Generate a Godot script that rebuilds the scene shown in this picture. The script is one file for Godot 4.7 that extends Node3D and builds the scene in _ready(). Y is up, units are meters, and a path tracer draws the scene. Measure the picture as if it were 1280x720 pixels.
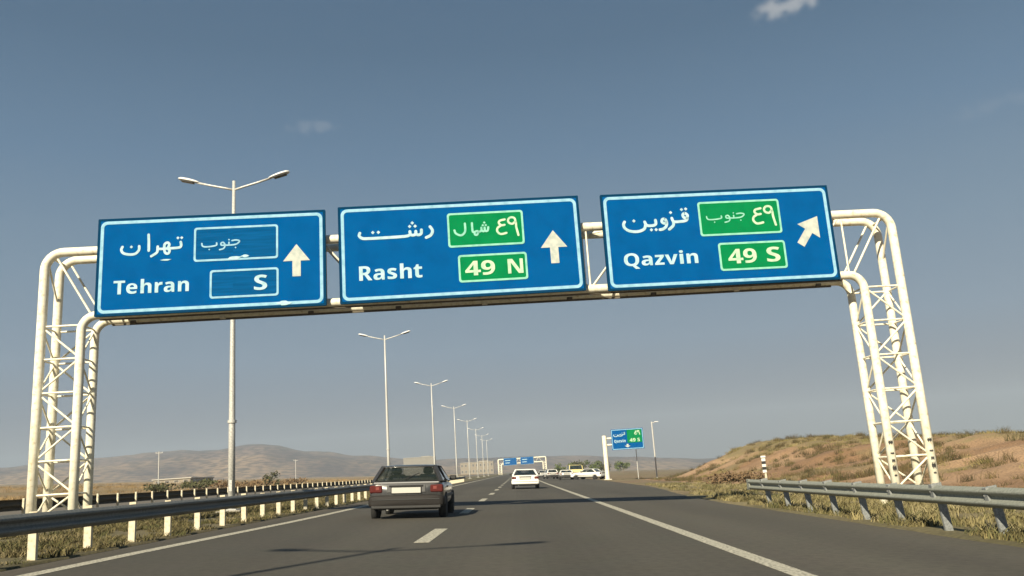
extends Node3D

const TAU_X := 0.042          # cross fall of the carriageway and the plain
const SKY_AHEAD := 0.0        # where straight ahead lies across the sky picture
const GANTRY_D := 23.0
const GANTRY_YAW := 0.0563
var rng := RandomNumberGenerator.new()
var M := {}
var unit_cyl: CylinderMesh
var unit_cyl_low: CylinderMesh
var soil_noise := FastNoiseLite.new()
var fine_noise := FastNoiseLite.new()

# ------------------------------------------------------------------ helpers
func tag(o: Node, label: String, category: String, group := "", kind := "") -> Node:
	if label != "": o.set_meta("label", label)
	if category != "": o.set_meta("category", category)
	if group != "": o.set_meta("group", group)
	if kind != "": o.set_meta("kind", kind)
	return o

func numbered(called: String) -> String:
	if not has_node(NodePath(called)): return called
	var i := 1
	while has_node(NodePath("%s_%03d" % [called, i])): i += 1
	return "%s_%03d" % [called, i]

func thing(called: String, label: String, category: String, at := Vector3.ZERO, group := "") -> Node3D:
	var o := Node3D.new()
	o.name = numbered(called)
	add_child(o)
	o.position = at
	tag(o, label, category, group)
	return o

func part(parent: Node, called: String, mesh: Mesh, material: Material, xf := Transform3D.IDENTITY) -> MeshInstance3D:
	var o := MeshInstance3D.new()
	var nm := called
	var i := 1
	while parent.has_node(NodePath(nm)):
		nm = "%s_%03d" % [called, i]
		i += 1
	o.name = nm
	o.mesh = mesh
	o.material_override = material
	o.transform = xf
	parent.add_child(o, true)
	return o

func at(p: Vector3) -> Transform3D:
	return Transform3D(Basis.IDENTITY, p)

func cyl(parent: Node, called: String, a: Vector3, b: Vector3, r: float, material: Material, low := false) -> MeshInstance3D:
	var d := b - a
	var y := d.normalized()
	var x := y.cross(Vector3(0.3, 0.1, 1.0)).normalized()
	if x.length() < 0.5: x = y.cross(Vector3(1, 0, 0)).normalized()
	var z := x.cross(y).normalized()
	return part(parent, called, unit_cyl_low if low else unit_cyl, material, Transform3D(Basis(x * r, d, z * r), (a + b) * 0.5))

func face(st: SurfaceTool, pts: Array, cen: Vector3) -> void:
	var n: Vector3 = (pts[1] - pts[0]).cross(pts[2] - pts[0])
	if n.length() < 1e-12 and pts.size() > 3: n = (pts[2] - pts[0]).cross(pts[3] - pts[0])
	n = n.normalized()
	var mid := Vector3.ZERO
	for p in pts: mid += p
	mid /= pts.size()
	var order := pts.duplicate()
	if n.dot(mid - cen) < 0.0: n = -n
	else: order.reverse()
	for i in range(1, order.size() - 1):
		for p in [order[0], order[i], order[i + 1]]:
			st.set_normal(n)
			st.add_vertex(p)

func add_cbox(st: SurfaceTool, c: Vector3, s: Vector3, bev: float, basis := Basis.IDENTITY) -> void:
	var h := s * 0.5
	var b := minf(bev, minf(h.x, minf(h.y, h.z)) * 0.95)
	var f := func(sx: float, sy: float, sz: float, ax: int) -> Vector3:
		var v := Vector3(sx * (h.x - b), sy * (h.y - b), sz * (h.z - b))
		v[ax] += [sx, sy, sz][ax] * b
		return c + basis * v
	for ax in 3:
		for sg in [-1.0, 1.0]:
			var u := (ax + 1) % 3
			var w := (ax + 2) % 3
			var pts := []
			for q in [[-1, -1], [1, -1], [1, 1], [-1, 1]]:
				var k := [0.0, 0.0, 0.0]
				k[ax] = sg; k[u] = q[0]; k[w] = q[1]
				pts.append(f.call(k[0], k[1], k[2], ax))
			face(st, pts, c)
	if b <= 0.0: return
	for ax in 3:
		var u := (ax + 1) % 3
		var w := (ax + 2) % 3
		for q in [[-1, -1], [1, -1], [1, 1], [-1, 1]]:
			var lo := [0.0, 0.0, 0.0]
			lo[ax] = -1.0; lo[u] = q[0]; lo[w] = q[1]
			var hi := lo.duplicate()
			hi[ax] = 1.0
			face(st, [f.call(lo[0], lo[1], lo[2], u), f.call(hi[0], hi[1], hi[2], u), f.call(hi[0], hi[1], hi[2], w), f.call(lo[0], lo[1], lo[2], w)], c)
	for sx in [-1.0, 1.0]:
		for sy in [-1.0, 1.0]:
			for sz in [-1.0, 1.0]:
				face(st, [f.call(sx, sy, sz, 0), f.call(sx, sy, sz, 1), f.call(sx, sy, sz, 2)], c)

func begin() -> SurfaceTool:
	var st := SurfaceTool.new()
	st.begin(Mesh.PRIMITIVE_TRIANGLES)
	return st

func cbox(s: Vector3, bev := 0.01, c := Vector3.ZERO, basis := Basis.IDENTITY) -> ArrayMesh:
	var st := begin()
	add_cbox(st, c, s, bev, basis)
	return st.commit()

func bar_xf(a: Vector3, b: Vector3, up := Vector3.UP) -> Transform3D:
	var z := (b - a).normalized()
	var x := up.cross(z)
	if x.length() < 0.05: x = Vector3.RIGHT.cross(z)
	x = x.normalized()
	return Transform3D(Basis(x, z.cross(x), z), (a + b) * 0.5)

func add_bar(st: SurfaceTool, a: Vector3, b: Vector3, w: float, d: float, bev := 0.008) -> void:
	var t := bar_xf(a, b)
	add_cbox(st, t.origin, Vector3(w, d, a.distance_to(b)), bev, t.basis)

# grid of rings -> smooth mesh
func loft(rings: Array, closed := true, caps := true) -> ArrayMesh:
	var st := begin()
	var n: int = rings[0].size()
	st.set_smooth_group(0)
	for r in rings:
		for p in r: st.add_vertex(p)
	var m := n if closed else n - 1
	for i in rings.size() - 1:
		for j in m:
			var a := i * n + j
			var b := i * n + (j + 1) % n
			var c := a + n
			var d := b + n
			for k in [a, b, c, b, d, c]: st.add_index(k)
	if caps:
		var base := rings.size() * n
		for e in 2:
			var r: Array = rings[0] if e == 0 else rings[-1]
			var mid := Vector3.ZERO
			for p in r: mid += p
			st.add_vertex(mid / n)
			for j in m:
				var o := 0 if e == 0 else (rings.size() - 1) * n
				if e == 0:
					for k in [base + e, o + (j + 1) % n, o + j]: st.add_index(k)
				else:
					for k in [base + e, o + j, o + (j + 1) % n]: st.add_index(k)
	st.generate_normals()
	return st.commit()

func tube(path: Array, r: float, segs := 16) -> ArrayMesh:
	var rings := []
	var up := Vector3(0, 0, 1)
	for i in path.size():
		var t: Vector3 = (path[mini(i + 1, path.size() - 1)] - path[maxi(i - 1, 0)]).normalized()
		var x := t.cross(up).normalized()
		var y := t.cross(x).normalized()
		var ring := []
		for k in segs:
			var a := TAU * k / segs
			ring.append(path[i] + (x * cos(a) + y * sin(a)) * r)
		rings.append(ring)
	return loft(rings)

func lathe_x(profile: Array, segs := 20) -> ArrayMesh:   # profile of (x, radius) about the x axis
	var rings := []
	for p in profile:
		var ring := []
		for k in segs:
			var a := TAU * k / segs
			ring.append(Vector3(p.x, cos(a) * p.y, sin(a) * p.y))
		rings.append(ring)
	return loft(rings)

func mat(c: Color, rough := 0.8, metal := 0.0) -> StandardMaterial3D:
	var m := StandardMaterial3D.new()
	m.albedo_color = c.linear_to_srgb()
	m.roughness = rough
	m.metallic = metal
	return m

func noise_tex(freq: float, seed_: int, stops: Array, size := 512, octaves := 4, kind := FastNoiseLite.TYPE_SIMPLEX_SMOOTH) -> NoiseTexture2D:
	var n := FastNoiseLite.new()
	n.noise_type = kind
	n.seed = seed_
	n.frequency = freq
	n.fractal_octaves = octaves
	var t := NoiseTexture2D.new()
	t.width = size
	t.height = size
	t.seamless = true
	t.noise = n
	var g := Gradient.new()
	g.offsets = PackedFloat32Array([stops[0][0], stops[-1][0]])
	g.colors = PackedColorArray([stops[0][1], stops[-1][1]])
	for s in stops.slice(1, stops.size() - 1): g.add_point(s[0], s[1])
	t.color_ramp = g
	return t

func gray(v: float) -> Color:
	return Color(v, v, v)

func textured(c: Color, rough: float, metal: float, tex: Texture2D, scale: float, world := true) -> StandardMaterial3D:
	var m := mat(c, rough, metal)
	m.albedo_texture = tex
	m.uv1_triplanar = true
	m.uv1_world_triplanar = world
	m.uv1_scale = Vector3.ONE * scale
	return m

# ------------------------------------------------------------------ ground
func base_y(x: float) -> float:
	return -TAU_X * x

func road_right(z: float) -> float:
	if z > -26.0: return 7.0
	if z > -64.0: return lerpf(7.0, 9.3, smoothstep(-26.0, -64.0, z))
	if z > -100.0: return lerpf(9.3, 10.0, (-64.0 - z) / 36.0)
	return 10.0

func mound(x: float, z: float) -> float:
	var hm := 2.42
	if z < -50.0: hm = lerpf(2.5, 3.7, clampf((-50.0 - z) / 38.0, 0.0, 1.0))
	var ends := smoothstep(-103.0, -90.0, z)
	var crest := 30.0 - clampf((-55.0 - z) / 45.0, 0.0, 1.0) * 5.0
	var toe := 12.8 + clampf((-55.0 - z) / 45.0, 0.0, 1.0) * 3.0
	var up := smoothstep(toe, crest, x)
	var down := 1.0 - 0.55 * smoothstep(crest + 6.0, crest + 40.0, x)
	var n := fine_noise.get_noise_2d(x * 2.2, z * 2.2) * 0.35 + fine_noise.get_noise_2d(x * 7.0, z * 7.0) * 0.14
	var gully := absf(fine_noise.get_noise_2d(z * 4.5 + 20.0, x * 0.9)) * 0.75 + absf(fine_noise.get_noise_2d(z * 12.0, x * 3.0 + 50.0)) * 0.3
	var face_on := up * (1.0 - up) * 4.0
	var crest_n := soil_noise.get_noise_2d(x * 1.6 + 11.0, z * 1.6) * 0.30
	return (hm * down + n + crest_n - gully * face_on) * up * ends

func ground_y(x: float, z: float) -> float:
	var y := base_y(clampf(x, -2500.0, 2500.0))
	var inside := x > -7.28 and x < road_right(z) - 0.4
	if inside: return y - 0.2
	if x < -16.2 and x > -27.0: return y - 0.2
	y -= 0.012
	var far := maxf(absf(x) - 8.0, 0.0)
	y += soil_noise.get_noise_2d(x * 3.0, z * 3.0) * minf(far * 0.03, 0.12)
	if x > 12.0: y += mound(x, z)
	if x < -30.0: y += soil_noise.get_noise_2d(x * 0.25, z * 0.25) * minf((-30.0 - x) * 0.01, 0.8)
	return y

func graded(lo: float, hi: float, fine_lo: float, fine_hi: float, step: float, growth: float) -> Array:
	var a := []
	var v := fine_lo
	while v <= fine_hi:
		a.append(v)
		v += step
	var s := step
	v = a[-1]
	while v < hi:
		s *= growth
		v += s
		a.append(v)
	s = step
	v = fine_lo
	while v > lo:
		s *= growth
		v -= s
		a.push_front(v)
	return a

func ground_color(x: float, z: float) -> Color:
	var n := soil_noise.get_noise_2d(x * 1.2, z * 1.2)
	var n2 := soil_noise.get_noise_2d(x * 0.12 + 300.0, z * 0.12)
	var f := fine_noise.get_noise_2d(x * 4.0, z * 4.0)
	var straw := Color(0.215, 0.175, 0.085)
	var soil := Color(0.225, 0.155, 0.088)
	var olive := Color(0.095, 0.085, 0.034)
	var orange := Color(0.36, 0.245, 0.115)
	var c := soil.lerp(straw, clampf(0.5 + n * 1.2, 0.0, 1.0))
	if x < -14.0: c = c.lerp(orange, clampf(0.55 + n2 * 1.2, 0.0, 1.0))
	if x > -14.0 and x < -7.0: c = Color(0.16, 0.132, 0.066).lerp(olive, clampf(0.5 + n * 1.6, 0.0, 1.0))
	if x > 6.0 and x < 13.5 and z > -40.0: c = straw.lerp(olive, clampf(0.3 + n * 1.3, 0.0, 1.0))
	if x > 13.5 and z > -104.0:
		f += 0.8 * fine_noise.get_noise_2d(x * 14.0, z * 14.0)
		var rel := (ground_y(x, z) - base_y(x)) / 3.0
		var red := Color(0.30, 0.175, 0.088)
		c = red.lerp(Color(0.46, 0.30, 0.175), clampf(0.5 + n * 1.5, 0.0, 1.0))
		var top := smoothstep(0.8, 1.02, rel + f * 0.3 + n * 0.3) + smoothstep(0.25, 0.5, soil_noise.get_noise_2d(x * 2.0, z * 2.0 + 90.0)) * 0.8
		if z > -60.0: top = maxf(top, smoothstep(26.0, 38.0, x - z * 0.0 + n * 10.0) * 0.9)
		c = c.lerp(Color(0.265, 0.205, 0.092), clampf(top, 0.0, 1.0))
	c = c * (1.0 + 0.26 * f)
	c.a = 1.0
	return c

func grid_mesh(xs: Array, zs: Array, height: Callable, color: Callable) -> ArrayMesh:
	var v := PackedVector3Array()
	var c := PackedColorArray()
	var idx := PackedInt32Array()
	for z in zs:
		for x in xs:
			v.append(Vector3(x, height.call(x, z), z))
			c.append(color.call(x, z))
	var w := xs.size()
	for i in zs.size() - 1:
		for j in w - 1:
			var a := i * w + j
			idx.append_array(PackedInt32Array([a, a + 1, a + w, a + 1, a + w + 1, a + w]))
	var n := PackedVector3Array()
	n.resize(v.size())
	for i in range(0, idx.size(), 3):
		var q := (v[idx[i + 2]] - v[idx[i]]).cross(v[idx[i + 1]] - v[idx[i]])
		if q.y < 0.0: q = -q
		for k in 3: n[idx[i + k]] += q
	for i in n.size(): n[i] = n[i].normalized()
	var arr := []
	arr.resize(Mesh.ARRAY_MAX)
	arr[Mesh.ARRAY_VERTEX] = v
	arr[Mesh.ARRAY_NORMAL] = n
	arr[Mesh.ARRAY_COLOR] = c
	arr[Mesh.ARRAY_INDEX] = idx
	var m := ArrayMesh.new()
	m.add_surface_from_arrays(Mesh.PRIMITIVE_TRIANGLES, arr)
	return m

# flat strip lying on the tilted carriageway between x0(z) and x1(z), with real thickness
func strip(z0: float, z1: float, x0: Callable, x1: Callable, lift: float, thick: float, step := 8.0) -> ArrayMesh:
	var st := begin()
	var n := maxi(1, int(ceil(absf(z1 - z0) / step)))
	for i in n:
		var za := lerpf(z0, z1, float(i) / n)
		var zb := lerpf(z0, z1, float(i + 1) / n)
		var q := []
		for p in [[x0.call(za), za], [x1.call(za), za], [x1.call(zb), zb], [x0.call(zb), zb]]:
			q.append(Vector3(p[0], base_y(p[0]) + lift, p[1]))
		var cen: Vector3 = (q[0] + q[2]) * 0.5 - Vector3(0, 1, 0)
		face(st, q, cen)
		var dn := Vector3(0, -thick, 0)
		face(st, [q[0], q[3], q[3] + dn, q[0] + dn], (q[0] + q[2]) * 0.5)
		face(st, [q[1], q[2], q[2] + dn, q[1] + dn], (q[0] + q[2]) * 0.5)
		if i == 0: face(st, [q[0], q[1], q[1] + dn, q[0] + dn], (q[0] + q[2]) * 0.5)
		if i == n - 1: face(st, [q[2], q[3], q[3] + dn, q[2] + dn], (q[0] + q[2]) * 0.5)
	return st.commit()

func asphalt_color(x: float, z: float) -> Color:
	var c := Color(0.103, 0.093, 0.072)
	var lane := x + 1.6
	if lane > 0.0: lane = fposmod(lane, 4.5) / 4.5
	else: lane = fposmod(-lane, 4.6) / 4.6
	var wheel := exp(-pow((lane - 0.28) * 9.0, 2.0)) + exp(-pow((lane - 0.72) * 9.0, 2.0))
	var n := soil_noise.get_noise_2d(x * 3.0, z * 0.7)
	var drip := exp(-pow((lane - 0.5) * 7.0, 2.0))
	var blotch := soil_noise.get_noise_2d(x * 1.6 + 40.0, z * 0.35)
	var k := 1.0 + 0.13 * wheel * (0.7 + n) - 0.10 * drip * (0.8 + n) + 0.14 * n + 0.16 * blotch + 0.10 * fine_noise.get_noise_2d(x * 9.0, z * 3.0)
	if x > 2.9: k *= 1.16
	c = c * k
	var edge := clampf((-6.35 - x) / 0.5, 0.0, 1.0)
	c = c.lerp(Color(0.185, 0.150, 0.105), edge * clampf(0.75 + n, 0.0, 1.0))
	var redge := clampf((x - road_right(z) + 0.9) / 0.8, 0.0, 1.0)
	c = c.lerp(Color(0.15, 0.125, 0.085), redge * clampf(0.25 + n * 1.5, 0.0, 0.7))
	c.a = 1.0
	return c

# ------------------------------------------------------------------ lettering
func rrect(cx: float, cy: float, w: float, h: float, r: float, n := 6) -> PackedVector2Array:
	var a := PackedVector2Array()
	var k := 0
	for q in [[1, 1], [-1, 1], [-1, -1], [1, -1]]:
		for i in n + 1:
			var t := PI * 0.5 * (k + float(i) / n)
			a.append(Vector2(cx + q[0] * (w * 0.5 - r) + cos(t) * r, cy + q[1] * (h * 0.5 - r) + sin(t) * r))
		k += 1
	return a

func ring_mesh(outer: PackedVector2Array, inner: PackedVector2Array, z0: float, z1: float) -> ArrayMesh:
	var st := begin()
	var n := outer.size()
	for i in n:
		var j := (i + 1) % n
		var o0 := Vector3(outer[i].x, outer[i].y, z1)
		var o1 := Vector3(outer[j].x, outer[j].y, z1)
		var i0 := Vector3(inner[i].x, inner[i].y, z1)
		var i1 := Vector3(inner[j].x, inner[j].y, z1)
		var dn := Vector3(0, 0, z0 - z1)
		var mid := (o0 + i1) * 0.5
		face(st, [o0, o1, i1, i0], mid + dn)
		face(st, [o0, o1, o1 + dn, o0 + dn], mid)
		face(st, [i0, i1, i1 + dn, i0 + dn], mid)
	return st.commit()

func poly_mesh(poly: PackedVector2Array, z0: float, z1: float) -> ArrayMesh:
	var st := begin()
	var idx := Geometry2D.triangulate_polygon(poly)
	for i in range(0, idx.size(), 3):
		var t := []
		for k in 3: t.append(Vector3(poly[idx[i + k]].x, poly[idx[i + k]].y, z1))
		face(st, t, t[0] + Vector3(0, 0, -1))
	var cen := Vector2.ZERO
	for p in poly: cen += p
	cen /= poly.size()
	for i in poly.size():
		var a := poly[i]
		var b := poly[(i + 1) % poly.size()]
		face(st, [Vector3(a.x, a.y, z1), Vector3(b.x, b.y, z1), Vector3(b.x, b.y, z0), Vector3(a.x, a.y, z0)], Vector3(cen.x, cen.y, z0))
	return st.commit()

func smooth_line(p: Array) -> Array:
	if p.size() < 3: return p
	var out := []
	for i in p.size() - 1:
		var a: Vector2 = p[maxi(i - 1, 0)]
		var b: Vector2 = p[i]
		var c: Vector2 = p[i + 1]
		var d: Vector2 = p[mini(i + 2, p.size() - 1)]
		for k in 5: out.append(b.cubic_interpolate(c, a, d, k / 5.0))
	out.append(p[-1])
	return out

func pen(st: SurfaceTool, pts: Array, w: float, z: float) -> void:
	var p := smooth_line(pts)
	var l := []
	var r := []
	for i in p.size():
		var t: Vector2 = (p[mini(i + 1, p.size() - 1)] - p[maxi(i - 1, 0)]).normalized()
		var nn := Vector2(-t.y, t.x) * w * 0.5
		l.append(p[i] + nn)
		r.append(p[i] - nn)
	var back := Vector3(0, 0, -1)
	for i in p.size() - 1:
		var q := [Vector3(l[i].x, l[i].y, z), Vector3(l[i + 1].x, l[i + 1].y, z), Vector3(r[i + 1].x, r[i + 1].y, z), Vector3(r[i].x, r[i].y, z)]
		face(st, q, (q[0] + q[2]) * 0.5 + back)
	for e in 2:
		var c: Vector2 = p[0] if e == 0 else p[-1]
		var t: Vector2 = (p[0] - p[1]).normalized() if e == 0 else (p[-1] - p[-2]).normalized()
		var fan := []
		for k in 7:
			var a := -PI * 0.5 + PI * k / 6.0
			var q := c + t.rotated(a) * w * 0.5
			fan.append(Vector3(q.x, q.y, z))
		face(st, fan, Vector3(c.x, c.y, z) + back)

# words drawn with a pen: strokes and dots in a picture-like grid (y down), fitted into a rectangle
func script_word(word: String) -> Dictionary:
	match word:
		"tehran":
			return {"s": ["273,262 272,282 255,300 225,302 198,293 189,276 194,262", "316,205 318,240 319,287", "470,250 472,268 462,278 410,280 366,280 361,268", "361,276 358,298 332,316", "392,279 394,258 408,250 416,262 408,279", "392,281 398,302 412,306 418,292 410,281"], "d": ["236,264", "456,228", "474,228"], "w": 12.5}
		"rasht":
			return {"s": ["481,202 491,222 482,242 462,252", "442,215 440,232 428,238 418,232 417,220", "417,234 404,238 393,233 391,220", "392,235 372,241 300,243 200,243 178,239 168,228 171,216"], "d": ["403,180", "391,196", "415,196", "228,216", "252,216"], "w": 13.0}
		"qazvin":
			return {"s": ["476,214 480,200 468,190 458,198 463,211 477,214 470,225 440,229 412,227 405,211", "411,227 408,246 388,263", "379,228 372,214 360,215 357,227 367,234 379,230 374,249 360,260 344,263", "327,217 327,235 312,242 285,240 276,223", "279,236 270,257 240,267 205,264 182,250 176,232 182,219"], "d": ["455,172", "475,170", "402,184", "226,216", "304,262", "326,262"], "w": 13.0}
		"jonub":
			return {"s": ["716,238 736,236 752,242 736,256 700,259 676,258", "701,258 701,246", "683,258 674,245 663,248 665,258 681,260 675,274 656,279", "641,246 640,257 612,262 582,262 572,256 570,246"], "d": ["733,272", "701,233", "606,276"], "w": 8.5}
		"shomal":
			return {"s": ["742,196 740,207 733,211 727,207 726,197", "727,208 720,211 713,207 712,197", "713,208 705,211 698,214 691,223 682,221 683,212 693,209 699,213", "683,212 674,211 672,196 672,178", "641,178 640,208 622,222 600,214 594,202"], "d": ["719,188", "732,188", "726,178"], "w": 8.5}
		_:
			return {"s": ["824,158 802,163 797,174 808,184 822,183", "808,184 790,196 788,212 802,225 828,221", "872,172 868,154 851,150 839,161 843,175 858,180 872,171 874,196 881,234"], "d": [], "w": 13.0}

func word_parts(parent: Node, word: String, rect: Rect2, z: float, material: Material, weight := 1.0) -> void:
	var d := script_word(word)
	var strokes := []
	var lo := Vector2(1e9, 1e9)
	var hi := -lo
	for s in d.s:
		var l := []
		for pair in s.split(" "):
			var xy = pair.split(",")
			var p := Vector2(float(xy[0]), -float(xy[1]))
			l.append(p)
			lo = lo.min(p)
			hi = hi.max(p)
		strokes.append(l)
	var dots := []
	for s in d.d:
		var xy = s.split(",")
		var p := Vector2(float(xy[0]), -float(xy[1]))
		dots.append(p)
		lo = lo.min(p)
		hi = hi.max(p)
	var k := rect.size / (hi - lo)
	var w: float = d.w * sqrt(k.x * k.y) * weight
	var i := 0
	for l in strokes:
		var q := []
		for p in l: q.append(rect.position + (p - lo) * k)
		var st := begin()
		pen(st, q, w, z + 0.0006 * i)
		part(parent, "letter", st.commit(), material)
		i += 1
	for p in dots:
		var c: Vector2 = rect.position + (p - lo) * k
		var h := w * 0.62
		part(parent, "dot", poly_mesh(PackedVector2Array([Vector2(-h, 0), Vector2(0, h), Vector2(h, 0), Vector2(0, -h)]), z - 0.004, z), material, at(Vector3(c.x, c.y, 0)))

func text_part(parent: Node, called: String, txt: String, rect: Rect2, z: float, material: Material) -> void:
	var f := SystemFont.new()
	f.font_names = PackedStringArray(["Droid Sans"])
	f.font_weight = 700
	var lo := Vector3(1e9, 1e9, 0)
	var hi := -lo
	var glyphs := []
	for i in txt.length():
		if txt[i] == " ": continue
		var t := TextMesh.new()
		t.text = txt[i]
		t.font = f
		t.font_size = 48
		t.pixel_size = 0.01
		t.depth = 0.01
		t.horizontal_alignment = HORIZONTAL_ALIGNMENT_LEFT
		var off := f.get_string_size(txt.substr(0, i), HORIZONTAL_ALIGNMENT_LEFT, -1, 48).x * 0.01
		var bb := t.get_aabb()
		bb.position.x += off
		lo = lo.min(bb.position)
		hi = hi.max(bb.end)
		glyphs.append([t, off])
	var k := Vector3(rect.size.x / (hi.x - lo.x), rect.size.y / (hi.y - lo.y), 1.0)
	for g in glyphs:
		var o := part(parent, called, g[0], material)
		o.transform = Transform3D(Basis.from_scale(k), Vector3(rect.position.x + (g[1] - lo.x) * k.x, rect.position.y - lo.y * k.y, z))

func arrow_mesh(w: float, h: float, angle: float, z: float) -> ArrayMesh:
	var p := PackedVector2Array([Vector2(0, 0.5), Vector2(0.5, -0.02), Vector2(0.155, -0.02), Vector2(0.155, -0.5), Vector2(-0.155, -0.5), Vector2(-0.155, -0.02), Vector2(-0.5, -0.02)])
	var q := PackedVector2Array()
	for v in p: q.append(Vector2(v.x * w, v.y * h).rotated(angle))
	return poly_mesh(q, z - 0.006, z)

# ------------------------------------------------------------------ road sign boards of the gantry
func gantry_point(x: float, y: float, back: float) -> Vector3:
	var e := Vector3(cos(GANTRY_YAW), 0, -sin(GANTRY_YAW))
	var n := Vector3(sin(GANTRY_YAW), 0, cos(GANTRY_YAW))
	return Vector3(0, y, -GANTRY_D) + e * x - n * back

func sign_board(label: String, x0: float, x1: float, y0: float, y1: float, tilt: float) -> Node3D:
	var s := thing("direction_sign", label, "road sign", gantry_point(x0, y0, -0.27), "direction signs hanging side by side on the gantry")
	s.rotation = Vector3(0, GANTRY_YAW, tilt)
	var w := x1 - x0
	var h := y1 - y0
	part(s, "panel", cbox(Vector3(w - 0.05, h - 0.05, 0.05), 0.004, Vector3(w * 0.5, h * 0.5, -0.005)), M.sign_blue)
	part(s, "edge_frame", ring_mesh(rrect(w * 0.5, h * 0.5, w, h, 0.03), rrect(w * 0.5, h * 0.5, w - 0.13, h - 0.13, 0.02), -0.05, 0.024), M.sign_edge)
	part(s, "border", ring_mesh(rrect(w * 0.5, h * 0.5, w - 0.16, h - 0.16, 0.17), rrect(w * 0.5, h * 0.5, w - 0.33, h - 0.33, 0.1), 0.018, 0.026), M.sign_pale)
	for k in 3:
		part(s, "back_rail", cbox(Vector3(w - 0.2, 0.08, 0.05), 0.006, Vector3(w * 0.5, h * (0.15 + 0.35 * k), -0.056)), M.zinc)
	for k in 4:
		part(s, "bracket", cbox(Vector3(0.09, h - 0.1, 0.06), 0.006, Vector3(w * (0.1 + 0.8 * k / 3.0), h * 0.5, -0.112)), M.zinc)
	return s

func uv_rect(s: Node3D, u0: float, u1: float, v0: float, v1: float, w: float, h: float) -> Rect2:
	return Rect2(u0 * w, (1.0 - v1) * h, (u1 - u0) * w, (v1 - v0) * h)

func plate(s: Node3D, called: String, r: Rect2, fill: Material, line: Material, lw := 0.055) -> MeshInstance3D:
	var c := r.get_center()
	var p := part(s, called, poly_mesh(rrect(c.x, c.y, r.size.x - 0.02, r.size.y - 0.02, 0.06), 0.018, 0.027), fill)
	part(p, "plate_border", ring_mesh(rrect(c.x, c.y, r.size.x, r.size.y, 0.08), rrect(c.x, c.y, r.size.x - lw * 2, r.size.y - lw * 2, 0.05), 0.02, 0.033), line)
	return p

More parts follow.
